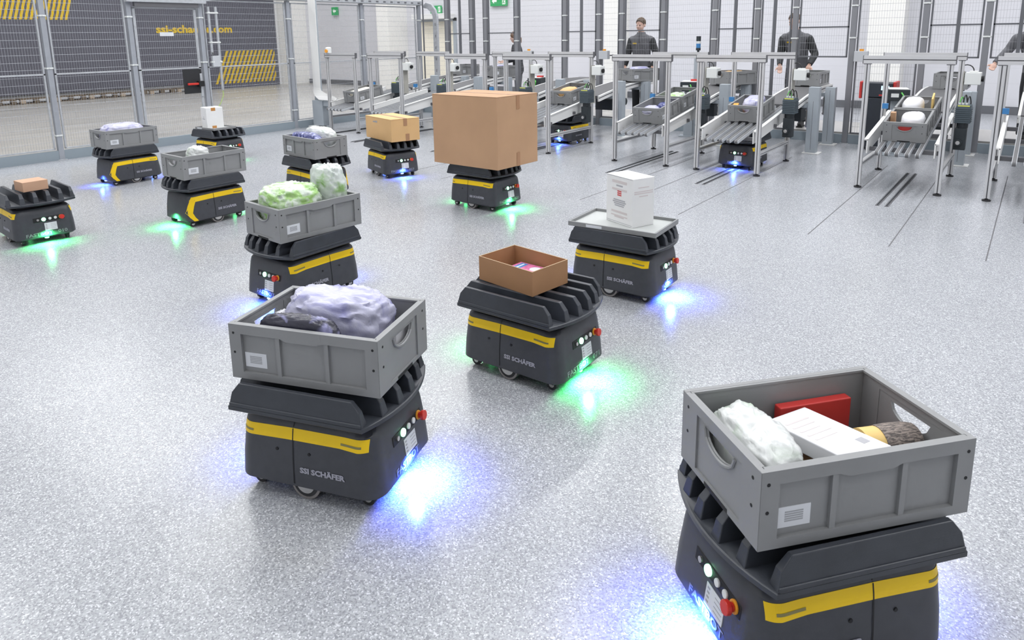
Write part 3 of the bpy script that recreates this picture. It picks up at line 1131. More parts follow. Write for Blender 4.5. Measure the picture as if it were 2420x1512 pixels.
slab('white_parcel', 'parcel', P_H, 0.012, -0.022, 0.114, (0.15, 0.27, 0.045), 'paper', 'flat white parcel lying tilted in the nearest bin', rz=0.25, rx=-0.10, extra=doc_print)
slab('red_packet', 'packet', P_H, 0.10, 0.160, FL, (0.24, 0.030, 0.130), 'red_bright', 'red packet standing behind the white parcel', rz=0.02)
kn = thing('paper_roll', 'brown paper roll with a dark knitted cover in the nearest bin', 'roll')
b = MB().use('envelope').cyl((-0.085, 0, 0.05), (-0.035, 0, 0.05), 0.048, 24)
b.build('core', None, kn, smooth=40)
b = MB().use('knit').tube([(-0.035, 0, 0.05), (0.0, 0, 0.05), (0.05, 0, 0.05), (0.075, 0, 0.05)], [0.050, 0.052, 0.051, 0.046], 24)
b.build('cover', None, kn, smooth=40)
place_in(P_H, 0.199, -0.03, FL+0.0440, kn, -0.05)
slab('carton', 'box', P_H, 0.20, -0.05, FL, (0.12, 0.17, 0.040), 'carton', 'small brown carton under the paper roll in the nearest bin', rz=-0.2)
slab('carton', 'box', P_H, 0.02, 0.02, FL, (0.14, 0.20, 0.070), 'carton', 'brown carton hidden under the white parcel in the nearest bin', rz=0.1)
slab('paper_strip', 'paper', P_G, -0.258, -0.05, FL, (0.022, 0.10, 0.165), 'paper', 'cream paper strip showing at the handle of the lavender bag bin', bevel=0.002)

# ------------------------------------------------------------------ conveyor stations
SLOPE = 0.15
def belt_z(Y):
    return 0.44+SLOPE*(Y-7.85)

def profile_leg(x, y, z0, z1, w=0.045, d=0.045):
    """extruded aluminium profile with a slot in each face"""
    g, e = 0.005, 0.006
    mb = MB().use('aluminium')
    a, b = w/2, d/2
    poly = [(-a, -b), (-g, -b), (-g, -b+e), (g, -b+e), (g, -b), (a, -b), (a, -g), (a-e, -g), (a-e, g), (a, g), (a, b), (g, b), (g, b-e), (-g, b-e), (-g, b), (-a, b), (-a, g), (-a+e, g), (-a+e, -g), (-a, -g)]
    mb.prism([(x+p, y+q) for p, q in poly], 'z', z0, z1)
    mb.use('groove')
    for sx, sy in ((1, 0), (-1, 0), (0, 1), (0, -1)):
        if sx:
            mb.cbox((x+sx*(a-e+0.0006), y, (z0+z1)/2), (0.001, 2*g, z1-z0))
        else:
            mb.cbox((x, y+sy*(b-e+0.0006), (z0+z1)/2), (2*g, 0.001, z1-z0))
    return mb

def crossbar(xa, xb, y, z0, z1, d=0.045):
    g, e = 0.005, 0.006
    mb = MB().use('aluminium')
    b = d/2
    zm = (z0+z1)/2
    poly = [(y-b, z0), (y+b, z0), (y+b, zm-g), (y+b-e, zm-g), (y+b-e, zm+g), (y+b, zm+g), (y+b, z1), (y+g, z1), (y+g, z1-e), (y-g, z1-e), (y-g, z1), (y-b, z1), (y-b, zm+g), (y-b+e, zm+g), (y-b+e, zm-g), (y-b, zm-g)]
    mb.prism(poly, 'x', xa, xb)
    mb.use('groove').cbox(((xa+xb)/2, y-b+e-0.0006, zm), (xb-xa, 0.001, 2*g))
    return mb

def make_station():
    root = thing('conveyor_station', 'x', 'conveyor')
    LX, YR = 0.370, 1.18
    for sx in (-1, 1):
        for y in (0.0, YR):
            lg = profile_leg(sx*LX, y, 0.03, 1.318, 0.05, 0.05).build('leg', None, root)
            f = MB().cyl((sx*LX, y, 0.0), (sx*LX, y, 0.014), 0.038, 16)
            f.cyl((sx*LX, y, 0.014), (sx*LX, y, 0.032), 0.014, 10)
            f.build('foot', 'rubber', lg)
    for y in (0.0, YR):
        cb = crossbar(-0.41, 0.41, y, 1.322, 1.402).build('crossbar', None, root)
        for x in (0.41, -0.41):
            s = 1 if x > 0 else -1
            e = MB().box((min(x, x+s*0.006), y-0.024, 1.320), (max(x, x+s*0.006), y+0.024, 1.404))
            e.build('end_cap', 'groove', cb)
        for sx in (-1, 1):
            p = MB().box((sx*LX-0.035, y-0.026, 1.314), (sx*LX+0.035, y+0.026, 1.322))
            p.build('joint_plate', 'groove', cb)
    for sx in (-1, 1):
        r = MB().use('aluminium')
        r.box((sx*LX-0.02, 0.027, 0.235), (sx*LX+0.02, YR-0.027, 0.275))
        r.use('groove').box((sx*LX-0.0206, 0.03, 0.251), (sx*LX+0.0206, YR-0.03, 0.259))
        r.build('lower_rail', None, root)
    # five narrow inclined belts
    y0, y1 = -0.22, 1.50
    for k in range(5):
        x = (k-2)*0.092
        w = 0.020
        def prof(e, yy0, yy1):
            """stadium in the y-z plane"""
            pts = []
            r = 0.025+e
            za, zb = belt_z(yy0+8.095)-0.0256, belt_z(yy1+8.045)-0.0256
            for q in range(9):
                a = pi/2+pi*q/8
                pts.append((yy0+r*cos(a)+0.025, za+r*sin(a)))
            for q in range(9):
                a = -pi/2+pi*q/8
                pts.append((yy1+r*cos(a)-0.025, zb+r*sin(a)))
            return pts
        f = MB().use('sheet_grey').prism(prof(-0.005, y0, y1), 'x', x-w, x+w)
        f.use('belt_grey').prism(prof(0.0, y0, y1), 'x', x-w*0.72, x+w*0.72)
        f.build('belt_finger', None, root, smooth=40)
    # cross beam carrying the belts
    for yy in (0.12, 0.75, 1.22):
        c = MB().use('groove')
        z = belt_z(yy+8.07)
        c.box((-0.345, yy-0.02, z-0.098), (0.345, yy+0.02, z-0.056))
        c.build('carrier_beam', None, root)
    # inclined side guards
    for sx in (-1, 1):
        g = MB().use('sheet_white')
        ya, yb = -0.01, 1.32
        za, zb = belt_z(ya+8.07), belt_z(yb+8.07)
        x0, x1 = sorted((sx*0.305, sx*0.318))
        g.prism([(ya, za-0.095), (yb, zb-0.13), (yb, zb+0.045), (ya, za+0.055)], 'x', x0, x1)
        a, b = sorted((sx*0.305, sx*0.345))
        g.prism([(ya, za+0.043), (yb, zb+0.033), (yb, zb+0.045), (ya, za+0.055)], 'x', a, b)
        g.build('side_guard', None, root, bevel=0.002)
    # drive unit outside the right-hand guard
    d = thing('drive_unit', None, None)
    d.parent = root
    x, y = 0.455, 0.90
    b = MB().use('motor')
    b.box((x-0.07, y-0.075, 0.655), (x+0.07, y+0.10, 0.835))
    for k in range(8):
        zz = 0.662+k*0.021
        b.box((x-0.076, y-0.081, zz), (x+0.076, y+0.106, zz+0.009))
    b.box((x-0.066, y-0.07, 0.835), (x+0.066, y+0.095, 0.852))
    b.use('label_yellow').box((x-0.055, y-0.0705, 0.838), (x+0.055, y-0.0695, 0.850))
    b.build('motor_housing', None, d, bevel=0.004)
    b = MB().use('motor_dark')
    b.cyl((x, y, 0.655), (x, y, 0.60), 0.055, 20)
    b.box((x-0.06, y-0.055, 0.36), (x+0.05, y+0.055, 0.60))
    b.cyl((x-0.02, y-0.055, 0.44), (x-0.02, y-0.075, 0.44), 0.04, 20)
    b.use('steel').cyl((x-0.02, y-0.075, 0.44), (x-0.02, y-0.083, 0.44), 0.022, 16)
    b.build('gearbox', None, d, bevel=0.004)
    b = MB()
    for k, (cx, hgt, m) in enumerate(((-0.045, 0.06, 'cable_green'), (-0.015, 0.085, 'cable_black'), (0.020, 0.07, 'cable_black'))):
        b.use(m)
        pts = [(x+cx, y+0.02, 0.85)]
        for q in range(9):
            a = pi*q/8
            pts.append((x+cx+0.004*q, y+0.02+0.035*(1-cos(a)), 0.87+hgt*sin(a)))
        pts.append((x+cx+0.03, y+0.09, 0.80))
        b.tube(pts, 0.006, 7)
        b.use('button_white').cyl((x+cx, y+0.02, 0.85), (x+cx, y+0.02, 0.873), 0.012, 10)
    b.build('cable', None, d, smooth=50)
    # scanner head on a plate at the rear right leg
    s = thing('scanner_head', None, None)
    s.parent = root
    b = MB().use('beige_plate').box((LX+0.027, YR-0.065, 0.62), (LX+0.033, YR+0.065, 1.20))
    b.use('beige_plate').box((LX+0.005, YR+0.028, 1.04), (LX+0.033, YR+0.045, 1.12))
    b.build('mounting_plate', None, s)
    b = MB().use('button_white').box((LX+0.045, YR-0.075, 1.055), (LX+0.195, YR+0.075, 1.190))
    b.box((LX+0.033, YR-0.03, 1.08), (LX+0.046, YR+0.03, 1.16))
    b.box((LX+0.08, YR-0.04, 1.19), (LX+0.16, YR+0.04, 1.205))
    b.build('housing', None, s, bevel=0.006)
    b = MB().use('black').cyl((LX+0.194, YR-0.01, 1.12), (LX+0.220, YR-0.01, 1.12), 0.030, 18, 0.034)
    b.build('lens', None, s, smooth=40)
    b = MB().use('cable_black')
    pts = [(LX+0.12, YR, 1.20)]+[(LX+0.12-0.07*(1-cos(pi*q/8)), YR+0.005*q, 1.20+0.07*sin(pi*q/8)) for q in range(9)]+[(LX-0.02, YR+0.05, 1.05)]
    b.tube(pts, 0.006, 7)
    b.build('cable', None, s, smooth=50)
    # blue sensor on the left
    b = MB().use('sensor_blue').box((-0.36, 1.00, 0.76), (-0.30, 1.05, 0.82))
    b.use('steel').box((-0.34, 1.015, 0.60), (-0.32, 1.035, 0.76))
    tag(b.build('light_sensor', None, root), 'blue sensor')
    return root

STX = [-9.92, -8.78, -6.99, -5.85, -4.045, -2.90, -1.075, 0.08]
UPX = [-9.90, -8.78, -6.93, -5.77, -4.03, -2.775, -1.05, 0.08]
STL = ['conveyor station closest to the white guide pillar, a bin on its belts',
       'conveyor station with bare belts, second from the white guide pillar',
       'conveyor station mostly hidden behind the large carton, left one of the two',
       'conveyor station right behind the large carton with a blue lit robot below',
       'conveyor station with a lavender filled bin and no robot below',
       'conveyor station just left of the grey columns with a robot underneath',
       'conveyor station with two bins in a row on its belts',
       'conveyor station cut off by the right frame edge']
ST0 = make_station()
for i, xc in enumerate(STX):
    s = dup(ST0, (xc, 8.07, 0), 0, STL[i])
    s['group'] = 'conveyor stations along the fence'
kill(ST0)

# ------------------------------------------------------------------ inclined conveyors behind the stations
YA, YB, YC = 9.60, 11.15, 11.60
def up_z(Y):
    za = belt_z(9.57)+0.005
    if Y <= YA:
        return za
    if Y <= YB:
        t = (Y-YA)/(YB-YA)
        return za+(0.862-za)*(1-(1-t)**1.6)
    return 0.862

UPL = ['upper belt conveyor behind the station closest to the white guide pillar',
       'upper belt conveyor behind the second station from the white pillar',
       'upper belt conveyor left of the large carton, behind its hidden station',
       'upper belt conveyor rising right above the large carton',
       'upper belt conveyor behind the station with the lavender filled bin',
       'upper belt conveyor carried by the two bare grey columns',
       'upper belt conveyor behind the station with two bins',
       'upper belt conveyor at the right frame edge, empty']
def make_upper():
    root = thing('belt_conveyor', 'x', 'conveyor')
    N = 18
    ys = [YA+(YC-YA)*i/N for i in range(N+1)]
    W = 0.23
    b = MB().use('belt')
    b.loft([[(-W+0.03, y-9.4, up_z(y)-0.05), (W-0.03, y-9.4, up_z(y)-0.05), (W-0.03, y-9.4, up_z(y)), (-W+0.03, y-9.4, up_z(y))] for y in ys])
    b.build('belt', None, root)
    for s in (1, -1):
        r = MB().use('sheet_white')
        a, c = sorted((s*W, s*(W-0.028)))
        r.loft([[(a, y-9.4, up_z(y)-0.09), (c, y-9.4, up_z(y)-0.09), (c, y-9.4, up_z(y)-0.001), (a, y-9.4, up_z(y)-0.001)] for y in ys])
        r.use('groove')
        a, c = sorted((s*(W+0.0008), s*(W-0.01)))
        r.loft([[(a, y-9.4, up_z(y)-0.045), (c, y-9.4, up_z(y)-0.045), (c, y-9.4, up_z(y)-0.028), (a, y-9.4, up_z(y)-0.028)] for y in ys])
        r.build('side_rail', None, root)
    for Y in (10.08, 11.00):
        z = up_z(Y)
        c = MB().use('column_grey')
        c.box((W+0.045, Y-9.4-0.055, 0.012), (W+0.185, Y-9.4+0.055, z+(0.14 if Y < 10.5 else -0.008)))
        c.use('groove').box((W+0.110, Y-9.4-0.0556, 0.05), (W+0.118, Y-9.4+0.0556, z-0.05))
        cc = c.build('column', None, root, bevel=0.003)
        p = MB().use('sheet_white').box((W+0.015, Y-9.4-0.10, 0.0), (W+0.235, Y-9.4+0.10, 0.012))
        p.build('base_plate', None, cc, bevel=0.003)
        p = MB().use('column_grey').box((-W+0.02, Y-9.4-0.03, z-0.15), (W+0.06, Y-9.4+0.03, z-0.092))
        p.build('bracket', None, cc)
        p = MB().use('steel')
        p.box((W+0.020, Y-9.4-0.02, z-0.42), (W+0.045, Y-9.4+0.02, z-0.12))
        for k in range(3):
            p.cyl((W+0.02, Y-9.4, z-0.40+k*0.11), (W+0.008, Y-9.4, z-0.40+k*0.11), 0.012, 8)
        p.build('clamp', None, cc)
    # drive box underneath
    m = MB().use('motor_dark')
    m.box((-0.16, 0.75, 0.42), (0.16, 1.15, 0.60))
    m.cyl((-0.12, 1.3, 0.52), (0.12, 1.3, 0.52), 0.06, 14)
    m.box((-0.05, 1.1, 0.50), (0.05, 1.35, 0.66))
    m.build('drive_box', None, root)
    return root
UP0 = make_upper()
for i, xc in enumerate(UPX):
    s = dup(UP0, (xc, 9.4, 0), 0, UPL[i])
    s['group'] = 'upper belt conveyors through the fence'
kill(UP0)

# ------------------------------------------------------------------ bins on the conveyors
G2 = 'grey bins on the conveyors'
AR = math.atan(SLOPE)
def station_bin(i, yf, label, contents):
    """bin on the inclined fingers of station i with its front edge at world Y = yf"""
    P = (STX[i], yf+0.3*cos(AR), pi/2)
    z0 = belt_z(yf)+0.3*sin(AR)+0.002
    b = place_bin(P[0], P[1], z0, pi/2, label, G2)
    b.rotation_euler = (0, 0, 0)
    M = Matrix.Translation((P[0], P[1], z0)) @ Matrix.Rotation(AR, 4, 'X') @ Matrix.Rotation(pi/2, 4, 'Z')
    b.rotation_euler = M.to_euler()
    for (lx, ly, obj, rz) in contents:
        L = M @ Matrix.Translation((lx, ly, FL)) @ Matrix.Rotation(rz, 4, 'Z')
        obj.location = L.translation
        obj.rotation_euler = L.to_euler()
    return b

def bagobj(m, a, b, hh, seed, label, name='plastic_bag', cat='bag', amp=0.13):
    return tag(bag_mesh(name, m, a, b, hh, seed, amp, 2.2, 36, 22, 0.34), label, cat)

def slabobj(name, cat, size, m, label):
    r = thing(name, label, cat)
    mb = MB().use(m)
    mb.box((-size[0]/2, -size[1]/2, 0), (size[0]/2, size[1]/2, size[2]))
    mb.build('body', None, r, bevel=0.002)
    return r

station_bin(0, 8.27, 'grey bin on the belts of the station closest to the white pillar', [(0.0, 0, slabobj('cream_packet', 'packet', (0.40, 0.28, 0.17), 'cream', 'cream packet in the bin closest to the white pillar'), 0)])
station_bin(3, 8.97, 'grey bin on the belts just right of the large carton', [(-0.06, 0.0, bagobj('carton_light', 0.20, 0.14, 0.20, 71, 'tan packet in the bin right of the large carton', 'packet', 'packet'), 0.1)])
station_bin(4, 8.26, 'grey bin with lavender wrapping on a station without robot', [(-0.09, 0.04, bagobj('bag_lavender', 0.15, 0.11, 0.17, 81, 'pale lavender wrapping in the bin on the station without robot'), 0), (0.15, -0.05, bagobj('bag_navy', 0.10, 0.10, 0.17, 82, 'blue patterned packet behind the lavender wrapping', 'packet', 'packet'), 0)])
station_bin(4, 8.93, 'second grey bin up the belts behind the lavender wrapping bin', [(-0.06, 0.0, bagobj('bag_green', 0.17, 0.13, 0.19, 84, 'light green bag in the second bin behind the lavender wrapping'), 0)])
station_bin(5, 8.62, 'grey bin left of the grey columns with shiny lavender bag', [(0.02, -0.03, bagobj('bag_lavender', 0.22, 0.13, 0.25, 91, 'shiny lavender bag in the bin left of the grey columns'), 0), (-0.20, 0.13, slabobj('orange_packet', 'packet', (0.10, 0.06, 0.19), 'orange', 'orange packet beside the shiny lavender bag'), 0.2)])
station_bin(6, 8.24, 'front grey bin of the two in a row, white wrapped parcel inside', [(0.03, -0.035, bagobj('paper', 0.215, 0.12, 0.215, 95, 'white wrapped parcel in the front bin of two in a row', 'parcel', 'parcel', 0.08), 0.06), (-0.02, 0.150, slabobj('wooden_strip', 'strip', (0.06, 0.05, 0.235), 'carton', 'upright tan strip beside the white wrapped parcel'), 0.0), (-0.262, -0.02, slabobj('red_packet', 'packet', (0.03, 0.16, 0.165), 'red_bright', 'red packet behind the handle of the front bin of two'), 0.0)])
station_bin(6, 8.875, 'rear grey bin of the two in a row, papers and envelope inside', [(-0.02, 0.05, bagobj('paper', 0.21, 0.11, 0.24, 97, 'pile of white papers in the rear bin of two in a row', 'paper_pile', 'paper', 0.06), 0.0), (0.0, -0.14, slabobj('yellow_envelope', 'envelope', (0.30, 0.018, 0.275), 'envelope', 'yellow envelope standing in the rear bin of two'), 0.06)])
def upper_bin(x, Y, ang, label, content=None):
    z = 0.8635
    b = place_bin(x, Y, z, ang, label, G2)
    if content:
        o, lx, ly = content
        L = Matrix.Translation((x, Y, z)) @ Matrix.Rotation(ang, 4, 'Z') @ Matrix.Translation((lx, ly, FL))
        o.location = L.translation
        o.rotation_euler = L.to_euler()
upper_bin(-5.60, 11.08, pi/2-0.45, 'grey bin in front of the standing man in the grey jacket', (bagobj('bag_lavender', 0.22, 0.13, 0.235, 101, 'lavender bag in the bin in front of the standing man'), 0, 0))
upper_bin(-3.86, 10.90, pi/2-0.45, 'grey bin left of the bending man, brown goods inside', (bagobj('carton_light', 0.20, 0.12, 0.20, 103, 'brown goods in the bin left of the bending man', 'packet', 'packet'), 0, 0))
upper_bin(-2.775, 11.18, pi/2, 'grey bin under the hands of the bending man', (bagobj('bag_green', 0.16, 0.12, 0.19, 105, 'green and yellow packet under the hands of the bending man', 'packet', 'packet'), -0.1, 0))
upper_bin(-0.96, 11.40, pi/2, 'grey bin at the fence beyond the two bins in a row')
upper_bin(0.05, 11.38, pi/2, 'grey bin under the reaching arm at the right frame edge')
upper_bin(-8.75, 11.15, pi/2-0.3, 'grey bin in front of the woman with auburn hair', (bagobj('bag_lavender', 0.2, 0.12, 0.22, 107, 'lavender bag in front of the woman with auburn hair'), 0, 0))
upper_bin(-9.90, 11.35, pi/2, 'grey bin on the upper belt closest to the white pillar')
kill(BIN)

# ------------------------------------------------------------------ building shell
XL, YB_, XR, YF, ZC = -22.85, 16.7, 6.5, -7.0, 7.5
def wallbox(name, lo, hi, m):
    mb = MB().use(m)
    mb.box(lo, hi)
    return struct(mb.build(name))
wallbox('floor', (-11.1, YF, -0.1), (XR, YB_, 0.0), 'floor')
wallbox('floor_hall', (XL, YF, -0.1), (-11.1, YB_, -0.001), 'hall_floor')
wallbox('wall_back', (XL-0.2, YB_, -0.1), (XR+0.2, YB_+0.2, ZC), 'wall_panel')
wallbox('wall_left', (XL-0.2, YF, -0.1), (XL, YB_, ZC), 'wall_plain')
wallbox('wall_right', (XR, YF, -0.1), (XR+0.2, YB_, ZC), 'wall_plain')
wallbox('wall_front', (XL-0.2, YF-0.2, -0.1), (XR+0.2, YF, ZC), 'wall_plain')
wallbox('ceiling', (XL-0.2, YF-0.2, ZC), (XR+0.2, YB_+0.2, ZC+0.2), 'ceiling')
wallbox('trim_1', (-11.135, -1.0, 0.0), (-11.075, 8.55, 0.135), 'kerb')
wallbox('trim_2', (XL, YB_-0.04, 0.0), (XR, YB_, 0.16), 'fence_dark')
wallbox('trim_3', (-11.135, 8.55, 0.0), (-11.075, 11.21, 0.135), 'kerb')
wallbox('trim_4', (-11.1, 11.23, 0.0), (XR, 11.275, 0.135), 'kerb')
for k, (a, b, d) in enumerate(((-17.55, -17.0, 0.85), (-9.25, -8.75, 0.45), (-2.95, -2.30, 0.55))):
    wallbox('pillar_%d' % (k+1), (a, YB_-d, 0.0), (b, YB_, ZC), 'pillar')
wallbox('pillar_4', (XL, 15.75, 0.0), (XL+0.45, YB_, ZC), 'pillar')
dr = MB().use('cream').box((-16.35, YB_-0.05, 0.0), (-14.9, YB_-0.001, 2.15))
dr.use('groove').box((-15.63, YB_-0.052, 0.0), (-15.62, YB_-0.049, 2.15))
struct(dr.build('door_1'))
dr = MB().use('column_grey').box((-16.45, YB_-0.07, 0.0), (-16.35, YB_-0.001, 2.25))
dr.box((-14.9, YB_-0.07, 0.0), (-14.8, YB_-0.001, 2.25)).box((-16.45, YB_-0.07, 2.15), (-14.8, YB_-0.001, 2.25))
struct(dr.build('trim_5'))
# expansion joints in the resin floor beside the guide slots
for k, xj in enumerate((-1.40, -0.80, -0.17, -3.62, -2.55, -3.20, -5.55, -6.20)):
    wallbox('trim_%d' % (6+k), (xj-0.004, 5.9, -0.01), (xj+0.004, 9.6, 0.0012), 'groove')

# ceiling luminaires: housing with a diffuser, and the lamp below it
lum0 = None
for ix, x in enumerate((-19.5, -15.0, -11.5, -8.0, -4.5, -1.0, 3.0)):
    for iy, y in enumerate((-4.5, 1.0, 6.5, 12.5)):
        if lum0 is None:
            lum0 = thing('ceiling_light', 'x', 'lamp')
            b = MB().use('sheet_white').box((-0.28, -1.7, -0.02), (0.28, 1.7, 0.06))
            b.build('housing', None, lum0)
            b = MB().box((-0.25, -1.67, -0.028), (0.25, 1.67, -0.02))
            b.build('diffuser', 'diffuser', lum0)
            r = lum0
            r.location = (x, y, ZC-0.06)
        else:
            r = dup(lum0, (x, y, ZC-0.06), 0)
        r['label'] = 'white strip light on the hall ceiling above the robots'
        r['group'] = 'strip lights on the ceiling'
        ld = bpy.data.lights.new('strip_light', 'AREA')
        ld.shape = 'RECTANGLE'
        ld.size, ld.size_y = 0.5, 3.3
        ld.energy = LIGHT_W*(0.25, 0.85, 1.10, 1.3)[iy]
        ld.color = (0.975, 0.985, 1.0)
        lo = bpy.data.objects.new('strip_light', ld)
        COL.objects.link(lo)
        lo.parent = r
        lo.location = (0, 0, -0.032)

# ------------------------------------------------------------------ safety fence
FX, FY = -11.105, 11.25
def wires(mb, axis, fixed, a0, a1, z0, z1, pv=0.0333, ph=0.10, r=0.0016):
    n = int(round((a1-a0)/pv))
    def tri(p, q, dirv):
        # thin triangular bar from p to q
        d = (Vector(q)-Vector(p)).normalized()
        s = d.cross(Vector(dirv)).normalized()
        t = Vector(dirv)
        off = [t*r*1.1, s*r-t*r*0.6, -s*r-t*r*0.6]
        mb.loft([[Vector(p)+o for o in off], [Vector(q)+o for o in off]], False, False)
    nv = (1, 0, 0) if axis == 'y' else (0, 1, 0)
    for i in range(1, n):
        a = a0+(a1-a0)*i/n
        p = (fixed, a, z0) if axis == 'y' else (a, fixed, z0)
        q = (p[0], p[1], z1)
        tri(p, q, nv)
    m = max(1, int(round((z1-z0)/ph)))
    for j in range(m+1):
        z = z0+(z1-z0)*j/m
        p = (fixed+0.004, a0, z) if axis == 'y' else (a0, fixed-0.004, z)
        q = (fixed+0.004, a1, z) if axis == 'y' else (a1, fixed-0.004, z)
        d = (Vector(q)-Vector(p)).normalized()
        t = Vector(nv)
        s = d.cross(t)
        off = [t*r*1.5, s*r*1.3-t*r*0.8, -s*r*1.3-t*r*0.8]
        mb.loft([[Vector(p)+o for o in off], [Vector(q)+o for o in off]], False, False)

def fence_post(name, x, y, z1, label, m, group, w=0.06, clips=(0.35, 1.3, 2.02)):
    root = thing(name, label, 'post', (x, y, 0), 0, group)
    b = MB().use(m).box((-w/2, -w/2, 0.0), (w/2, w/2, z1))
    b.use('black' if m == 'fence_dark' else 'galvanised').box((-0.06, -0.06, 0.0), (0.06, 0.06, 0.008))
    b.build('upright', None, root, bevel=0.004)
    for z in clips:
        if z < z1:
            c = MB().use('button_white')
            c.box((-w/2-0.008, -w/2-0.008, z-0.011), (w/2+0.008, w/2+0.008, z+0.011))
            c.cyl((w/2*0.2, -w/2-0.006, z), (w/2*0.2, -w/2-0.018, z), 0.010, 10)
            c.cyl((w/2+0.006, 0, z), (w/2+0.018, 0, z), 0.010, 10)
            tag(c.build('clip', None, root, bevel=0.003), 'bright metal clip')
    return root

LP = [2.35, 3.90, 5.06, 6.19, 7.88, 9.62, 11.22]
LPL = ['galvanised fence post out of view at the far left',
       'galvanised fence post leftmost in view, over the grey hall banner stripes',
       'galvanised gate post left of the yellow web address, header resting on it',
       'galvanised gate post with the red handle, right side of the gate',
       'galvanised fence post in front of the white hall pillar',
       'grey fence post behind the station closest to the white guide pillar',
       'grey corner post where the two fences meet']
for y, l in list(zip(LP, LPL))[1:]:
    fence_post('fence_post', FX if y < 11 else FX+0.05, y, 2.34, l, 'fence_post', 'posts of the left fence', 0.07)

def fence_panel(axis, fixed, a0, a1, z0, z1, label, m, rails, mull=(), group=None, name='wire_fence', fr=0.022):
    root = thing(name, label, 'fence', (fixed, (a0+a1)/2, 0) if axis == 'y' else ((a0+a1)/2, fixed, 0), 0, group)
    ox, oy = root.location[0], root.location[1]
    def loc(lo, hi):
        return (lo[0]-ox, lo[1]-oy, lo[2]), (hi[0]-ox, hi[1]-oy, hi[2])
    w = MB()
    if axis == 'y':
        wires(w, 'y', 0, a0-oy, a1-oy, z0, z1)
    else:
        wires(w, 'x', 0, a0-ox, a1-ox, z0, z1, r=0.0012)
    w.build('wire_mesh', m, root)
    def bar(nm, lo, hi):
        b = MB().use('galvanised' if m == 'wire_light' else 'fence_dark')
        b.box(*loc(lo, hi))
        b.build(nm, None, root, bevel=0.002)
    def seg(p0, p1, q0, q1, t=0.012):
        if axis == 'y':
            return (fixed-t, p0, q0), (fixed+t, p1, q1)
        return (p0, fixed-t, q0), (p1, fixed+t, q1)
    for z in rails:
        bar('cross_rail', *seg(a0, a1, z-0.011, z+0.011))
    for a in (a0, a1):
        s = 1 if a == a0 else -1
        p, q = sorted((a, a+s*fr))
        bar('side_rail', *seg(p, q, z0, z1))
    for a in mull:
        bar('mullion', *seg(a-0.022, a+0.022, z0, z1, 0.02))
    return root

FG = 'mesh panels of the left fence'
LPN = [('galvanised mesh panel at the left edge before the yellow stripes', 2.40, 3.84),
       ('galvanised mesh panel between the two leftmost visible posts', 3.96, 5.00),
       None,
       ('galvanised mesh panel right of the gate with the lock tubes', 6.25, 7.82),
       ('galvanised mesh panel behind the white guide pillar', 7.94, 9.56),
       ('galvanised mesh panel running into the grey corner post', 9.68, 11.16)]
for t in LPN:
    if t:
        fence_panel('y', FX, t[1], t[2], 0.16, 2.30, t[0], 'wire_light', (1.215, 2.30, 0.16), (), FG)
gate = fence_panel('y', FX, 5.12, 6.125, 0.12, 2.16, 'galvanised mesh gate under the header with black lock plate and red handle', 'wire_light', (1.215, 2.16, 0.12), (), None, 'mesh_gate', 0.04)
oy = gate.location[1]
b = MB().use('board_black').box((0.014, 5.80-oy, 0.80), (0.020, 6.115-oy, 1.195))
tag(b.build('lock_plate', None, gate), 'black lock plate')
b = MB().use('red').box((0.055, 5.84-oy, 0.940), (0.085, 6.04-oy, 0.975))
b.use('black').box((0.02, 6.02-oy, 0.91), (0.10, 6.11-oy, 1.0))
b.use('galvanised').box((0.0, 6.08-oy, 0.74), (0.03, 6.122-oy, 1.12))
tag(b.build('handle', None, gate, bevel=0.006), 'red lever handle')
b = MB().use('label_white').box((0.014, 5.50-oy, 1.73), (0.018, 5.72-oy, 1.79))
tag(b.build('name_plate', None, gate), 'blank white plate')
gh = thing('gate_header', 'broad galvanised beam across the top of the mesh gate', 'beam', (FX, 5.62, 2.34))
b = MB().use('galvanised').box((0.050, -0.62, -0.10), (0.13, 0.64, 0.04))
b.build('beam', None, gh, bevel=0.004)
b = MB().use('groove').box((0.052, -0.50, -0.165), (0.11, 0.51, -0.10))
tag(b.build('soffit', None, gh), 'dark underside strip')
lt = thing('lock_tubes', 'two slim vertical lock tubes with clamps beside the gate', 'lock', (FX+0.06, 6.36, 0))
for dy, z0, z1 in ((-0.045, 1.42, 2.20), (0.085, 0.82, 2.20)):
    b = MB().use('galvanised').cyl((0, dy, z0), (0, dy, z1), 0.020, 14)
    b.build('tube', None, lt, smooth=40)
for z in (1.30, 2.10, 1.62):
    b = MB().use('button_white').box((-0.03, -0.075, z-0.012), (0.024, 0.115, z+0.012))
    for dy in (-0.045, 0.085):
        b.ell((0.022, dy, z), (0.012, 0.018, 0.018), 10, 8)
    b.build('clamp', None, lt)
b = MB().use('sheet_grey').box((-0.02, -0.06, 1.22), (0.03, 0.07, 1.40))
b.use('groove').box((-0.02, -0.06, 1.42), (0.02, -0.02, 1.46))
b.build('switch', None, lt, bevel=0.004)
b = MB().use('cable_gy').tube([(0.0, 0.085, 0.84), (0.01, 0.08, 0.74), (0.0, 0.03, 0.62), (-0.01, -0.02, 0.54), (0.0, -0.05, 0.48)], 0.007, 8)
b.build('cable', None, lt, smooth=60)
ct = thing('cable_tray', 'perforated galvanised cable tray on top of the left fence', 'cable tray', (FX, 0, 0))
b = MB().use('galvanised')
b.box((-0.06, 6.4, 2.345), (0.10, 11.30, 2.349))
b.box((0.096, 6.4, 2.345), (0.10, 11.30, 2.43))
b.box((-0.06, 6.4, 2.345), (-0.056, 11.30, 2.43))
b.use('fence_dark')
for k in range(24):
    b.box((0.0996, 6.55+k*0.2, 2.372), (0.1008, 6.62+k*0.2, 2.402))
b.build('tray', None, ct)
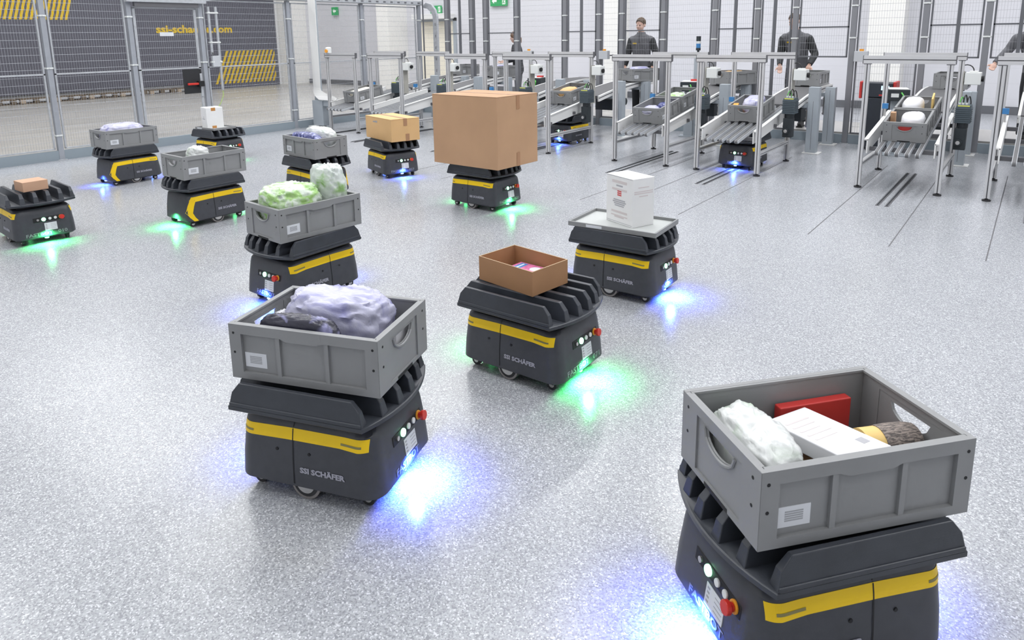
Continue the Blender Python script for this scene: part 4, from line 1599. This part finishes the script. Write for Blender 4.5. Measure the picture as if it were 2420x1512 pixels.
cd = thing('cable_duct', 'perforated cable duct dropping down behind the fence corner', 'cable tray', (-10.66, 11.34, 0))
b = MB().use('galvanised')
b.loft([[(-0.06, -0.03, z), (0.06, -0.03, z), (0.06, 0.03, z), (-0.06, 0.03, z)] for z in (0.0, 2.10)])
b.loft([[(-0.06+dx, -0.03, z), (0.06+dx, -0.03, z+e), (0.06+dx, 0.03, z+e), (-0.06+dx, 0.03, z)] for dx, z, e in ((0, 2.10, 0.0), (-0.05, 2.20, 0.04), (-0.16, 2.27, 0.09), (-0.32, 2.30, 0.10))])
b.use('fence_dark')
for k in range(5):
    b.box((0.0, -0.0312, 0.9+k*0.25), (0.02, -0.0296, 0.96+k*0.25))
b.build('duct', None, cd)

# back fence
PX = [-10.23, -9.54, -9.165, -8.376, -7.24, -6.51, -6.04, -5.243, -4.331, -3.642, -3.064, -2.243, -1.335, -0.616, 0.45]
PXL = ['left of the upper belt closest to the white pillar', 'right of the upper belt closest to the white pillar', 'left of the woman with auburn hair',
       'in front of the woman with auburn hair', 'third opening, left side', 'third opening, right side', 'left of the man in the two tone jacket', 'right of the man in the two tone jacket',
       'left of the thin mullion beside the stack light', 'between the stack light bay and the bending man', 'covering the face of the bending man', 'right of the bending man, next to the grey lamp box',
       'right of the cream pillar, dark cabinet below', 'left of the reaching arm', 'outside the right frame edge']
for x, l in zip(PX, PXL):
    fence_post('fence_post', x, FY, 2.75, 'grey post '+l, 'fence_dark' if False else 'post_mid', 'posts of the back fence', 0.075, (1.56, 2.02))
BGp = 'mesh panels of the back fence'
edges = [-11.02]+PX
MUL = {0: (), 1: (-9.88,), 5: (-6.887,), 9: (-4.0,), 10: (-3.381,), 13: (-0.948,), 14: (-0.262,)}
CONV = {1, 3, 5, 7, 9, 11, 13, 14}
for k in range(len(edges)-1):
    a, b_ = edges[k]+0.058, edges[k+1]-0.058
    conv = k in CONV
    right = PXL[k]
    fence_panel('x', FY, a, b_, 1.285 if conv else 0.16, 2.72, 'wire mesh ending at post '+right, 'wire_dark', (1.285, 2.72)+((1.72,) if conv else (0.16,)), MUL.get(k, ()), BGp)

# ------------------------------------------------------------------ hall banner behind the left fence
bn = thing('banner', 'huge dark grey hall banner with yellow web address and slanted stripes', 'banner', (XL+0.14, 0, 0))
b = MB().use('banner').box((-0.01, -2.0, 0.22), (0.012, 15.55, 5.2))
b.box((-0.01, 12.0, 0.0), (0.012, 15.55, 0.22))
b.build('cloth', None, bn)
M = basis((0.016, 12.47, 2.035), (0, 1, 0), (0, 0, 1))
lettering('ssi-schaefer.com', 0.34, 2.64, M, 'banner_yellow', bn, 'web_address', bold=0.012)
YMAX = 15.42
def stripes(y0, y1, z0, z1, n, slant, w):
    b = MB().use('banner_yellow')
    for i in range(n):
        y = y0+(y1-y0)*i/(n-1)
        poly = [(y, z0), (y+w, z0), (y+w+slant, z1), (y+slant, z1)]
        cl = []
        for p, q in zip(poly, poly[1:]+poly[:1]):
            if p[0] <= YMAX:
                cl.append(p)
            if (p[0] <= YMAX) != (q[0] <= YMAX):
                t = (YMAX-p[0])/(q[0]-p[0])
                cl.append((YMAX, p[1]+(q[1]-p[1])*t))
        b.prism(cl, 'x', 0.0125, 0.0145)
    return b.build('slanted_stripes', None, bn)
stripes(5.0, 8.55, 2.30, 3.7, 29, 0.42, 0.07)
stripes(13.0, 15.25, 0.16, 1.29, 15, 0.50, 0.085)
# rack of pallets standing below the banner
for k in range(11):
    y = 3.0+k*0.88
    pl = thing('pallet', 'wooden pallet seen as a strip below the grey hall banner', 'pallet', (XL+0.52, y, 0), 0, 'wooden pallets below the banner')
    b = MB().use('wood_dark').box((-0.30, -0.40, 0.12), (0.10, 0.40, 0.145))
    b.box((-0.30, -0.40, 0.0), (0.10, 0.40, 0.02))
    b.build('deck_boards', None, pl)
    for dy in (-0.33, 0.0, 0.33):
        b = MB().use('wood' if dy < 0 else 'wood_dark').box((-0.02, dy-0.06, 0.02), (0.11, dy+0.06, 0.12))
        b.build('block', None, pl)

# ------------------------------------------------------------------ white guide pillar at the fence end
kp = thing('guide_pillar', 'tall white pillar with outward flared white shelf on a grey foot', 'pillar', (-10.82, 8.25, 0))
b = MB().use('sheet_white')
b.box((-0.10, -0.05, 0.76), (0.10, -0.035, 2.6))
prof = [(-0.05, 0.78), (-0.05, 0.76), (-0.10, 0.70), (-0.22, 0.62), (-0.34, 0.575), (-0.36, 0.565), (-0.36, 0.555), (-0.34, 0.555), (-0.21, 0.605), (-0.09, 0.685), (-0.035, 0.755), (-0.035, 0.78)]
rings = []
for i, ((y, z), wr) in enumerate(zip(prof, [0]*12)):
    pass
top = [(-0.045, 0.78, 0.10, 0.10), (-0.055, 0.71, 0.10, 0.13), (-0.07, 0.66, 0.08, 0.28), (-0.09, 0.61, 0.02, 0.56), (-0.11, 0.58, -0.05, 0.64), (-0.13, 0.545, -0.14, 0.62)]
b.loft([[(-l_, y, z), (r_, y, z), (r_, y+0.006, z-0.012), (-l_, y+0.006, z-0.012)] for y, z, l_, r_ in top])
b.build('white_panel', None, kp)
b = MB().use('column_grey').box((-0.10, -0.033, 0.05), (0.10, 0.0, 2.6))
b.box((-0.10, -0.10, 0.05), (0.20, 0.10, 0.52))
b.box((0.20, -0.08, 0.42), (0.58, 0.0, 0.53))
b.build('grey_foot', None, kp, bevel=0.004)
b = MB().use('sheet_white').box((-0.07, -0.24, 0.0), (0.05, 0.08, 0.05))
b.build('base', None, kp)
sl = thing('signal_light', 'small white signal housing with orange lens on the first station bar', 'lamp', (-10.24, 8.07, 1.403))
b = MB().use('button_white').cyl((0, 0, 0), (0, 0, 0.085), 0.055, 18)
b.ell((0, 0, 0.085), (0.055, 0.055, 0.02), 18, 8)
b.build('housing', None, sl, smooth=40)
b = MB().use('orange').cyl((0.01, -0.05, 0.035), (0.015, -0.068, 0.035), 0.030, 16)
b.build('lens', None, sl)

# ------------------------------------------------------------------ exit signs
def exit_sign(x, z, w, hh, label, y=YB_-0.09, arrow=True, ypos=None):
    root = thing('exit_sign', label, 'sign', (x, y, z), 0, 'green exit signs on the back wall')
    b = MB().use('sign_green').box((-w/2, 0, -hh/2), (w/2, 0.05, hh/2))
    b.use('fence_dark').box((-0.05, 0.05, -0.03), (0.05, 0.088, 0.03))
    b.build('housing', None, root)
    g = MB().use('sign_white')
    a = hh*0.30
    cx = -w/4 if arrow and w > hh*1.3 else 0
    g.prism([(cx-a, 0), (cx-a*0.1, a*0.9), (cx-a*0.1, a*0.35), (cx+a, a*0.35), (cx+a, -a*0.35), (cx-a*0.1, -a*0.35), (cx-a*0.1, -a*0.9)], 'y', -0.002, 0.0)
    if w > hh*1.3:
        cx = w/4
        s = hh*0.36
        g.box((cx-s*0.1, -0.002, -s), (cx+s*1.0, 0.0, s))
        g.use('sign_green')
        g.cyl((cx+s*0.45, -0.004, s*0.62), (cx+s*0.45, -0.002, s*0.62), s*0.17, 12)
        for p, q in (((0.45, 0.4), (0.35, -0.2)), ((0.35, -0.2), (0.7, -0.75)), ((0.35, -0.2), (0.1, -0.75)), ((0.45, 0.3), (0.8, 0.0)), ((0.45, 0.3), (0.1, 0.1))):
            g.tube([(cx+s*p[0], -0.003, s*p[1]), (cx+s*q[0], -0.003, s*q[1])], s*0.09, 6)
    tag(g.build('pictogram', None, root), 'white arrow and running figure')
    return root
exit_sign(-13.05, 2.69, 0.62, 0.30, 'green exit sign with white arrow and figure above the woman')
exit_sign(-20.6, 2.63, 0.32, 0.28, 'small green arrow sign above the white signal housing')
exit_sign(-15.6, 2.52, 0.46, 0.24, 'green exit sign in a white box over the cream door')
eb = thing('sign_canopy', 'white canopy box under the exit sign over the cream door', 'box', (-15.6, YB_-0.10, 2.28))
b = MB().use('sheet_white').box((-0.75, -0.35, -0.06), (0.75, 0.10, 0.10))
b.build('canopy', None, eb, bevel=0.01)

# ------------------------------------------------------------------ equipment near the back fence
cb = thing('machine_cabinet', 'dark navy cabinet with lit screen and red side covers', 'cabinet', (-1.79, 11.0, 0))
b = MB().use('machine_navy').box((-0.18, -0.20, 0.03), (0.18, 0.14, 0.735)).box((-0.19, -0.21, 0.745), (0.19, 0.14, 0.94))
b.box((-0.15, -0.17, 0.0), (0.15, 0.11, 0.03))
b.build('body', None, cb, bevel=0.006)
b = MB().use('screen').box((0.05, -0.214, 0.845), (0.15, -0.209, 0.905))
tag(b.build('screen', None, cb), 'lit pale screen')
b = MB().use('red_bright').box((0.03, -0.2125, 0.765), (0.17, -0.209, 0.785))
b.build('red_stripe', None, cb)
for s in (-1, 1):
    b = MB().use('red_bright').box((s*0.21-0.02, -0.19, 0.72), (s*0.21+0.02, 0.12, 0.96))
    tag(b.build('side_cover', None, cb, bevel=0.01), 'red side cover')

def printer(x, y, z, label, red=False, h0=0.0, s=1.0):
    root = thing('label_printer', label, 'printer', (x, y, 0), 0.25, 'label printers by the back fence')
    b = MB().use('column_grey').box((-0.07, -0.06, h0), (0.07, 0.06, z))
    b.box((-0.14, -0.12, h0), (0.14, 0.12, h0+0.012))
    b.build('stand', None, root, bevel=0.003)
    b = MB().use('motor_dark').box((-0.13*s, -0.15*s, z), (0.13*s, 0.15*s, z+0.15*s))
    b.use('sheet_white').box((-0.12*s, -0.14*s, z+0.15*s), (0.12*s, 0.14*s, z+0.162*s))
    b.build('body', None, root, bevel=0.006)
    b = MB().use('button_white').box((-0.09*s, -0.154*s, z+0.05), (0.0, -0.150*s, z+0.10))
    b.use('cable_green').tube([(0.03, -0.15, z+0.11), (0.05, -0.19, z+0.08), (0.03, -0.17, z+0.02), (0.05, -0.14, z-0.05)], 0.010, 8)
    if red:
        b.use('red_bright').box((0.02, -0.05, z+0.16*s), (0.12, 0.05, z+0.19*s))
    b.build('cable_front', None, root)
printer(-1.49, 10.5, 0.74, 'dark printer with white lid right of the navy cabinet')
printer(-4.52, 10.75, 0.74, 'dark printer with a red cap below the stack light', True)
printer(-7.45, 10.6, 0.74, 'dark printer with a red cap left of the hidden station', True)
sk = thing('stack_light', 'slim grey post carrying a blue and black stack light', 'signal', (-4.55, 11.12, 0))
b = MB().use('column_grey').box((-0.05, -0.04, 0), (0.05, 0.04, 1.28))
b.box((-0.09, -0.09, 0.0), (0.09, 0.09, 0.01))
b.build('post', None, sk, bevel=0.003)
b = MB().use('motor_dark').cyl((0, 0, 1.28), (0, 0, 1.40), 0.02, 12).cyl((0, 0, 1.38), (0, 0, 1.42), 0.038, 18)
b.use('sensor_blue').cyl((0, 0, 1.42), (0, 0, 1.49), 0.036, 18)
b.use('button_white').cyl((0, 0, 1.49), (0, 0, 1.53), 0.036, 18)
b.use('motor_dark').cyl((0, 0, 1.53), (0, 0, 1.61), 0.037, 18)
b.build('lamp_stack', None, sk, smooth=40)
for x, l in ((-2.10, 'grey switch box with orange button right of the bending man'), (-6.36, 'grey switch box with orange button between the two men'), (-8.05, 'grey switch box with orange button right of the woman')):
    sb = thing('switch_box', l, 'switch', (x, FY-0.06, 1.30), 0, 'switch boxes on the back fence')
    b = MB().use('sheet_grey').box((-0.09, -0.05, -0.08), (0.09, 0.045, 0.07))
    b.build('box', None, sb, bevel=0.004)
    b = MB().use('orange').cyl((0, 0, 0.07), (0, 0, 0.10), 0.03, 14)
    tag(b.build('button', None, sb), 'orange button')

# floor guide slots in front of the stations
for i, xc in enumerate(STX):
    gr = thing('guide_rail', 'dark double floor slot under the '+['first', 'second', 'third', 'fourth', 'fifth', 'sixth', 'seventh', 'eighth'][i]+' station from the white pillar', 'rail', (xc, 8.3, 0), 0, 'guide slots in the floor')
    for dx in (-0.045, 0.035):
        b = MB().use('groove').box((dx-0.016, -1.02, 0.0), (dx+0.016, 0.9, 0.004))
        b.use('motor_dark').box((dx-0.004, -1.0, 0.004), (dx+0.004, 0.88, 0.010))
        b.build('slot', None, gr)

# ------------------------------------------------------------------ people behind the fence
def remesh(o, vox, sm=6, f=0.5):
    m = o.modifiers.new('surface', 'REMESH')
    m.mode = 'VOXEL'
    m.voxel_size = vox
    m.use_smooth_shade = True
    s = o.modifiers.new('soft', 'SMOOTH')
    s.iterations = sm
    s.factor = f
    bpy.context.view_layer.update()
    dg = bpy.context.evaluated_depsgraph_get()
    me = bpy.data.meshes.new_from_object(o.evaluated_get(dg))
    old = o.data
    mats_ = list(old.materials)
    o.modifiers.clear()
    o.data = me
    me.materials.clear()
    for q in mats_:
        me.materials.append(q)
    me.shade_smooth()
    return o

def ering(c, a, b, n=20, tilt=0.0):
    return [(c[0]+a*cos(2*pi*k/n), c[1]+b*sin(2*pi*k/n), c[2]+tilt*sin(2*pi*k/n)) for k in range(n)]

def person(name, x, y, z0, H, ang, label, arms, lean=(0.0, 0.0), head_turn=0.0, head_down=0.15, hair='hair_brown', jacket='jacket_grey', sleeve='jacket_dark', female=False, badge=True):
    """figure facing local -y. arms: for 'L' and 'R' (elbow, hand, palm direction) in local metres at 1.80 m height."""
    root = thing(name, label, 'person', (x, y, z0), ang)
    s = H/1.80
    lx, ly = lean
    def sh(z):              # forward lean of the upper body
        t = max(0.0, (z-0.95)/0.55)
        return Vector((lx*t, ly*t, 0))
    W = 0.92 if female else 1.0
    body = MB().use('skin')
    tor = [(0.86, .150*W, .105), (0.95, .158*W, .108), (1.08, .138*W, .098), (1.20, .150*W, .108), (1.32, .168*W, .115), (1.42, .165*W, .098), (1.48, .110*W, .078), (1.51, .066, .064)]
    def rings(grow):
        return [[((p[0])*s, (p[1])*s, p[2]*s) for p in ering((sh(z).x, sh(z).y, z), a+grow, b+grow)] for z, a, b in tor]
    body.loft(rings(0.0))
    N0 = Vector((sh(1.5).x, sh(1.5).y, 1.49))
    HC = Vector((sh(1.62).x, sh(1.62).y-0.02-0.06*head_down, 1.665-0.02*head_down))
    body.tube([N0*s, (N0*0.4+HC*0.6+Vector((0, 0.012, -0.02)))*s], [0.060*s, 0.056*s], 14)
    HR = Matrix.Translation(HC*s) @ Matrix.Rotation(head_turn, 4, 'Z') @ Matrix.Rotation(head_down, 4, 'X') @ Matrix.Scale(s, 4)
    def hp(v):
        return HR @ Vector(v)
    def hell(c, r):
        Mx = HR.to_3x3().to_4x4()
        body.ell(hp(c), r, 18, 12, Mx)
    hell((0, 0.012, 0.030), (0.075, 0.094, 0.088))     # skull
    hell((0, -0.022, -0.030), (0.064, 0.070, 0.080))   # face
    hell((0, -0.058, -0.086), (0.030, 0.028, 0.026))   # chin
    hell((0, -0.050, -0.062), (0.046, 0.040, 0.034))   # jaw
    body.tube([hp((0, -0.084, 0.012)), hp((0, -0.101, -0.018)), hp((0, -0.108, -0.030))], [0.008*s, 0.011*s, 0.014*s], 10)   # nose
    for q in (1, -1):
        hell((q*0.030, -0.078, 0.018), (0.020, 0.012, 0.007))   # brow
        hell((q*0.036, -0.066, -0.034), (0.020, 0.016, 0.018))  # cheek
        hell((q*0.078, 0.008, -0.012), (0.009, 0.022, 0.032))   # ear
    hell((0, -0.083, -0.058), (0.022, 0.010, 0.007))
    hell((0, -0.081, -0.067), (0.019, 0.010, 0.007))
    # arms and hands
    sl = {}
    for q, key in ((1, 'R'), (-1, 'L')):
        S = Vector((q*0.178*W, 0.0, 1.415))+sh(1.42)
        E, Hn, fd = [Vector(v) for v in arms[key]]
        pts = [S, (S+E)/2, E, (E*0.4+Hn*0.6), Hn]
        body.tube([p*s for p in pts], [0.050*s, 0.046*s, 0.038*s, 0.034*s, 0.026*s], 12)
        sl[key] = pts
        fd = fd.normalized()
        side = fd.cross(Vector((0, -1, 0.3)))
        if side.length < 0.1:
            side = Vector((1, 0, 0))
        side.normalize()
        nrm = side.cross(fd).normalized()
        pm = Hn+fd*0.045
        Mh = Matrix((side, nrm, fd)).transposed().to_4x4()
        body.ell(pm*s, (0.042*s, 0.018*s, 0.052*s), 14, 10, Mh)
        for k in range(4):
            b0 = Hn+fd*0.080+side*((k-1.5)*0.020)
            ln = (0.060, 0.072, 0.068, 0.052)[k]
            m1 = b0+fd*ln*0.5+nrm*0.008
            m2 = b0+fd*ln*0.85+nrm*0.030
            body.tube([b0*s, m1*s, m2*s], [0.0105*s, 0.0098*s, 0.0085*s], 8)
        tb = Hn+fd*0.030+side*(-q*0.036)
        body.tube([tb*s, (tb+fd*0.030-side*q*0.022+nrm*0.01)*s, (tb+fd*0.058-side*q*0.022+nrm*0.022)*s], [0.013*s, 0.011*s, 0.009*s], 8)
    # legs and feet
    for q in (1, -1):
        body.tube([Vector(p)*s for p in ((q*0.085, 0.0, 0.92), (q*0.095, -0.005, 0.72), (q*0.10, -0.01, 0.50), (q*0.10, 0.01, 0.34), (q*0.10, 0.02, 0.09))], [0.082*s, 0.074*s, 0.054*s, 0.050*s, 0.038*s], 14)
        body.tube([Vector(p)*s for p in ((q*0.10, 0.05, 0.045), (q*0.105, -0.06, 0.04), (q*0.11, -0.16, 0.03))], [0.038*s, 0.038*s, 0.026*s], 10)
    bo = remesh(body.build('body', None, root), 0.0075, 4, 0.5)
    # eyes, mouth
    e = MB().use('eye')
    for q in (1, -1):
        e.ell(hp((q*0.030, -0.081, 0.002)), (0.011*s, 0.005*s, 0.006*s), 10, 6, HR.to_3x3().to_4x4().normalized())
    e.build('eye', None, root)
    e = MB().use('lips')
    e.ell(hp((0, -0.089, -0.062)), (0.019*s, 0.004*s, 0.0035*s), 10, 6, HR.to_3x3().to_4x4().normalized())
    e.build('mouth', None, root)
    # hair
    hr = MB().use(hair)
    Mx = HR.to_3x3().to_4x4()
    vs, fs = [], []
    nu, nv = 32, 16
    for j in range(nv+1):
        th = pi*j/nv*0.78
        for i in range(nu):
            ph = 2*pi*i/nu
            d = Vector((sin(th)*cos(ph), sin(th)*sin(ph), cos(th)))
            front = max(0.0, -d.y)
            low = -0.045 if not female else -0.12
            zmin = low+(0.140 if not female else 0.16)*front**0.8
            p = Vector((d.x*0.083, 0.014+d.y*0.103, 0.034+d.z*0.098))
            p.z = max(p.z, zmin)
            n = noise.noise(Vector((p.x*45, p.y*45, p.z*30)))*0.006
            p += d*n
            if d.z > 0.6 and front > 0:
                p.y -= 0.006
            vs.append(hp(p))
    for j in range(nv):
        for i in range(nu):
            k = (i+1) % nu
            fs.append((j*nu+i, (j+1)*nu+i, (j+1)*nu+k, j*nu+k))
    fs.append([nv*nu+i for i in range(nu)])
    hr.add(vs, fs)
    if female:
        hr.tube([hp((0, 0.09, -0.01)), hp((0, 0.125, -0.06)), hp((0, 0.12, -0.16))], [0.035*s, 0.034*s, 0.014*s], 12)
    hr.build('hair', None, root, smooth=70)
    # jacket: torso, collar
    jk = MB().use(jacket)
    jk.loft(rings(0.022)[:-1]+[[((p[0])*s, (p[1])*s, p[2]*s) for p in ering((sh(1.50).x, sh(1.50).y, 1.50), 0.088, 0.086)]])
    if not female:
        jk.loft([[Vector(p)*s for p in ering((sh(z).x, sh(z).y-0.004, z), a, a*0.98)] for z, a in ((1.47, 0.092), (1.535, 0.078))])
    for q, key in ((1, 'R'), (-1, 'L')):
        S = sl[key][0]
        jk.ell(S*s+Vector((-q*0.02*s, 0, -0.01*s)), (0.072*s, 0.075*s, 0.070*s), 14, 10)
    jo = remesh(jk.build('jacket', None, root), 0.012, 4, 0.5)
    for key in ('L', 'R'):
        p = sl[key]
        sv = MB().use(sleeve)
        w_ = p[4]*0.92+p[3]*0.08
        sv.tube([v*s for v in (p[0]+(p[0]-p[1])*0.10, p[0]*0.75+p[1]*0.25, p[1], p[1]*0.3+p[2]*0.7, p[2], p[3], w_)], [0.060*s, 0.072*s, 0.066*s, 0.060*s, 0.058*s, 0.050*s, 0.041*s], 16)
        remesh(sv.build('sleeve', None, root), 0.012, 5, 0.5)
    if badge:
        bd = MB().use('label_yellow' if False else 'banner_yellow')
        c = sh(1.33)
        bd.box(((c.x+0.045)*s*(-1)-0.06*s*0, (c.y-0.150)*s, 1.325*s), ((c.x-0.045)*s*(-1)+0.0, (c.y-0.128)*s, 1.347*s)) if False else bd.box(((c.x-0.115)*s, (c.y-0.137)*s, 1.325*s), ((c.x-0.045)*s, (c.y-0.10)*s, 1.348*s))
        tag(bd.build('badge', None, root), 'small yellow badge')
    if not female:
        zp = MB().use('black').tube([Vector((sh(z).x, sh(z).y-b-0.0245, z))*s for z, b in ((1.32, .115), (1.42, .098), (1.48, .082))], 0.003*s, 6)
        zp.build('zip', None, root)
    tr = MB().use('trousers')
    for q in (1, -1):
        tr.tube([Vector(p)*s for p in ((q*0.080, 0.0, 0.93), (q*0.095, -0.005, 0.72), (q*0.10, -0.01, 0.50), (q*0.10, 0.01, 0.34), (q*0.10, 0.02, 0.075))], [0.100*s, 0.092*s, 0.074*s, 0.068*s, 0.066*s], 16)
    tr.loft([[Vector(p)*s for p in ering((0, 0, z), a, b)] for z, a, b in ((0.82, .160*W, .112), (0.95, .172*W, .122))])
    remesh(tr.build('trousers', None, root), 0.013, 4, 0.5)
    for q in (1, -1):
        sh_ = MB().use('shoe')
        sh_.tube([Vector(p)*s for p in ((q*0.10, 0.075, 0.045), (q*0.102, -0.02, 0.05), (q*0.107, -0.12, 0.042), (q*0.11, -0.20, 0.034))], [0.040*s, 0.048*s, 0.044*s, 0.028*s], 14)
        sh_.box((q*0.10*s-0.04*s, -0.20*s, 0.0), (q*0.10*s+0.05*s, 0.10*s, 0.02*s))
        sh_.build('shoe', None, root, smooth=60)
    return root

ZP = 0.12
wallbox('floor_platform', (-10.6, 11.85-0.25, 0.0), (1.6, 13.0, ZP), 'hall_floor')
# local frame: person faces -y; +x is the viewer's right side = the person's left hand side
person('person', -5.93, 11.83, ZP, 1.845, 0.12, 'man with short brown hair in a grey and black jacket, looking down',
       {'L': ((-0.255, -0.02, 1.14), (-0.265, -0.14, 0.93), (0.05, -0.4, -1)), 'R': ((0.265, 0.03, 1.13), (0.245, -0.13, 0.92), (-0.05, -0.5, -1))}, (0.0, -0.05), -0.18, 0.16)
person('person', -3.18, 11.97, ZP, 1.85, 0.10, 'man half hidden by a fence post, bending over a bin with both hands down',
       {'L': ((-0.250, -0.12, 1.16), (-0.215, -0.34, 0.985), (0.15, -0.35, -1)), 'R': ((0.255, -0.10, 1.15), (0.215, -0.34, 0.99), (-0.15, -0.35, -1))}, (-0.05, -0.13), -0.45, 0.30)
person('person', -8.84, 11.90, ZP, 1.64, -0.95, 'woman with auburn hair in a dark top, turned to the left',
       {'L': ((-0.215, -0.10, 1.17), (-0.13, -0.33, 1.12), (0.1, -1, -0.2)), 'R': ((0.225, -0.08, 1.16), (0.13, -0.33, 1.10), (-0.1, -1, -0.2))}, (0.0, -0.04), 0.1, 0.22, 'hair_auburn', 'top_black', 'top_black', True, False)
person('person', -0.02, 11.95, ZP, 1.82, 0.05, 'person in a dark grey jacket reaching in at the right frame edge',
       {'L': ((-0.36, -0.16, 1.24), (-0.50, -0.36, 1.06), (-0.25, -0.6, -0.6)), 'R': ((0.29, 0.0, 1.14), (0.30, -0.12, 0.95), (0, -0.3, -0.9))}, (-0.10, -0.20), -0.2, 0.35, 'hair_brown', 'jacket_grey', 'jacket_grey', False, False)

# ------------------------------------------------------------------ camera
cam = bpy.data.cameras.new('camera')
cam.sensor_fit = 'HORIZONTAL'
cam.sensor_width = 36.0
cam.lens = 1634.2286/2420*36.0
cam.shift_x = 0.0
cam.shift_y = (409.315-756.0)/2420
cam.clip_start = 0.05
cam.clip_end = 200
co = bpy.data.objects.new('camera', cam)
COL.objects.link(co)
Rw = ((0.7976021583133646, 0.6030241783668707, -0.013879386111171916), (-0.10628033034273883, 0.16314960757167918, 0.9808601821520972), (-0.5937468218324211, 0.780861092547303, -0.19421808800863946))
Mc = Matrix.Identity(4)
for i in range(3):
    Mc[i][0] = Rw[0][i]
    Mc[i][1] = Rw[1][i]
    Mc[i][2] = -Rw[2][i]
Mc[2][3] = 1.65116
co.matrix_world = Mc
cam.dof.use_dof = True
cam.dof.focus_distance = 3.4
cam.dof.aperture_fstop = 10.0
SC.camera = co

wd = bpy.data.worlds.new('world')
wd.use_nodes = True
wd.node_tree.nodes['Background'].inputs['Color'].default_value = (0.8, 0.85, 0.9, 1)
wd.node_tree.nodes['Background'].inputs['Strength'].default_value = 0.05
SC.world = wd
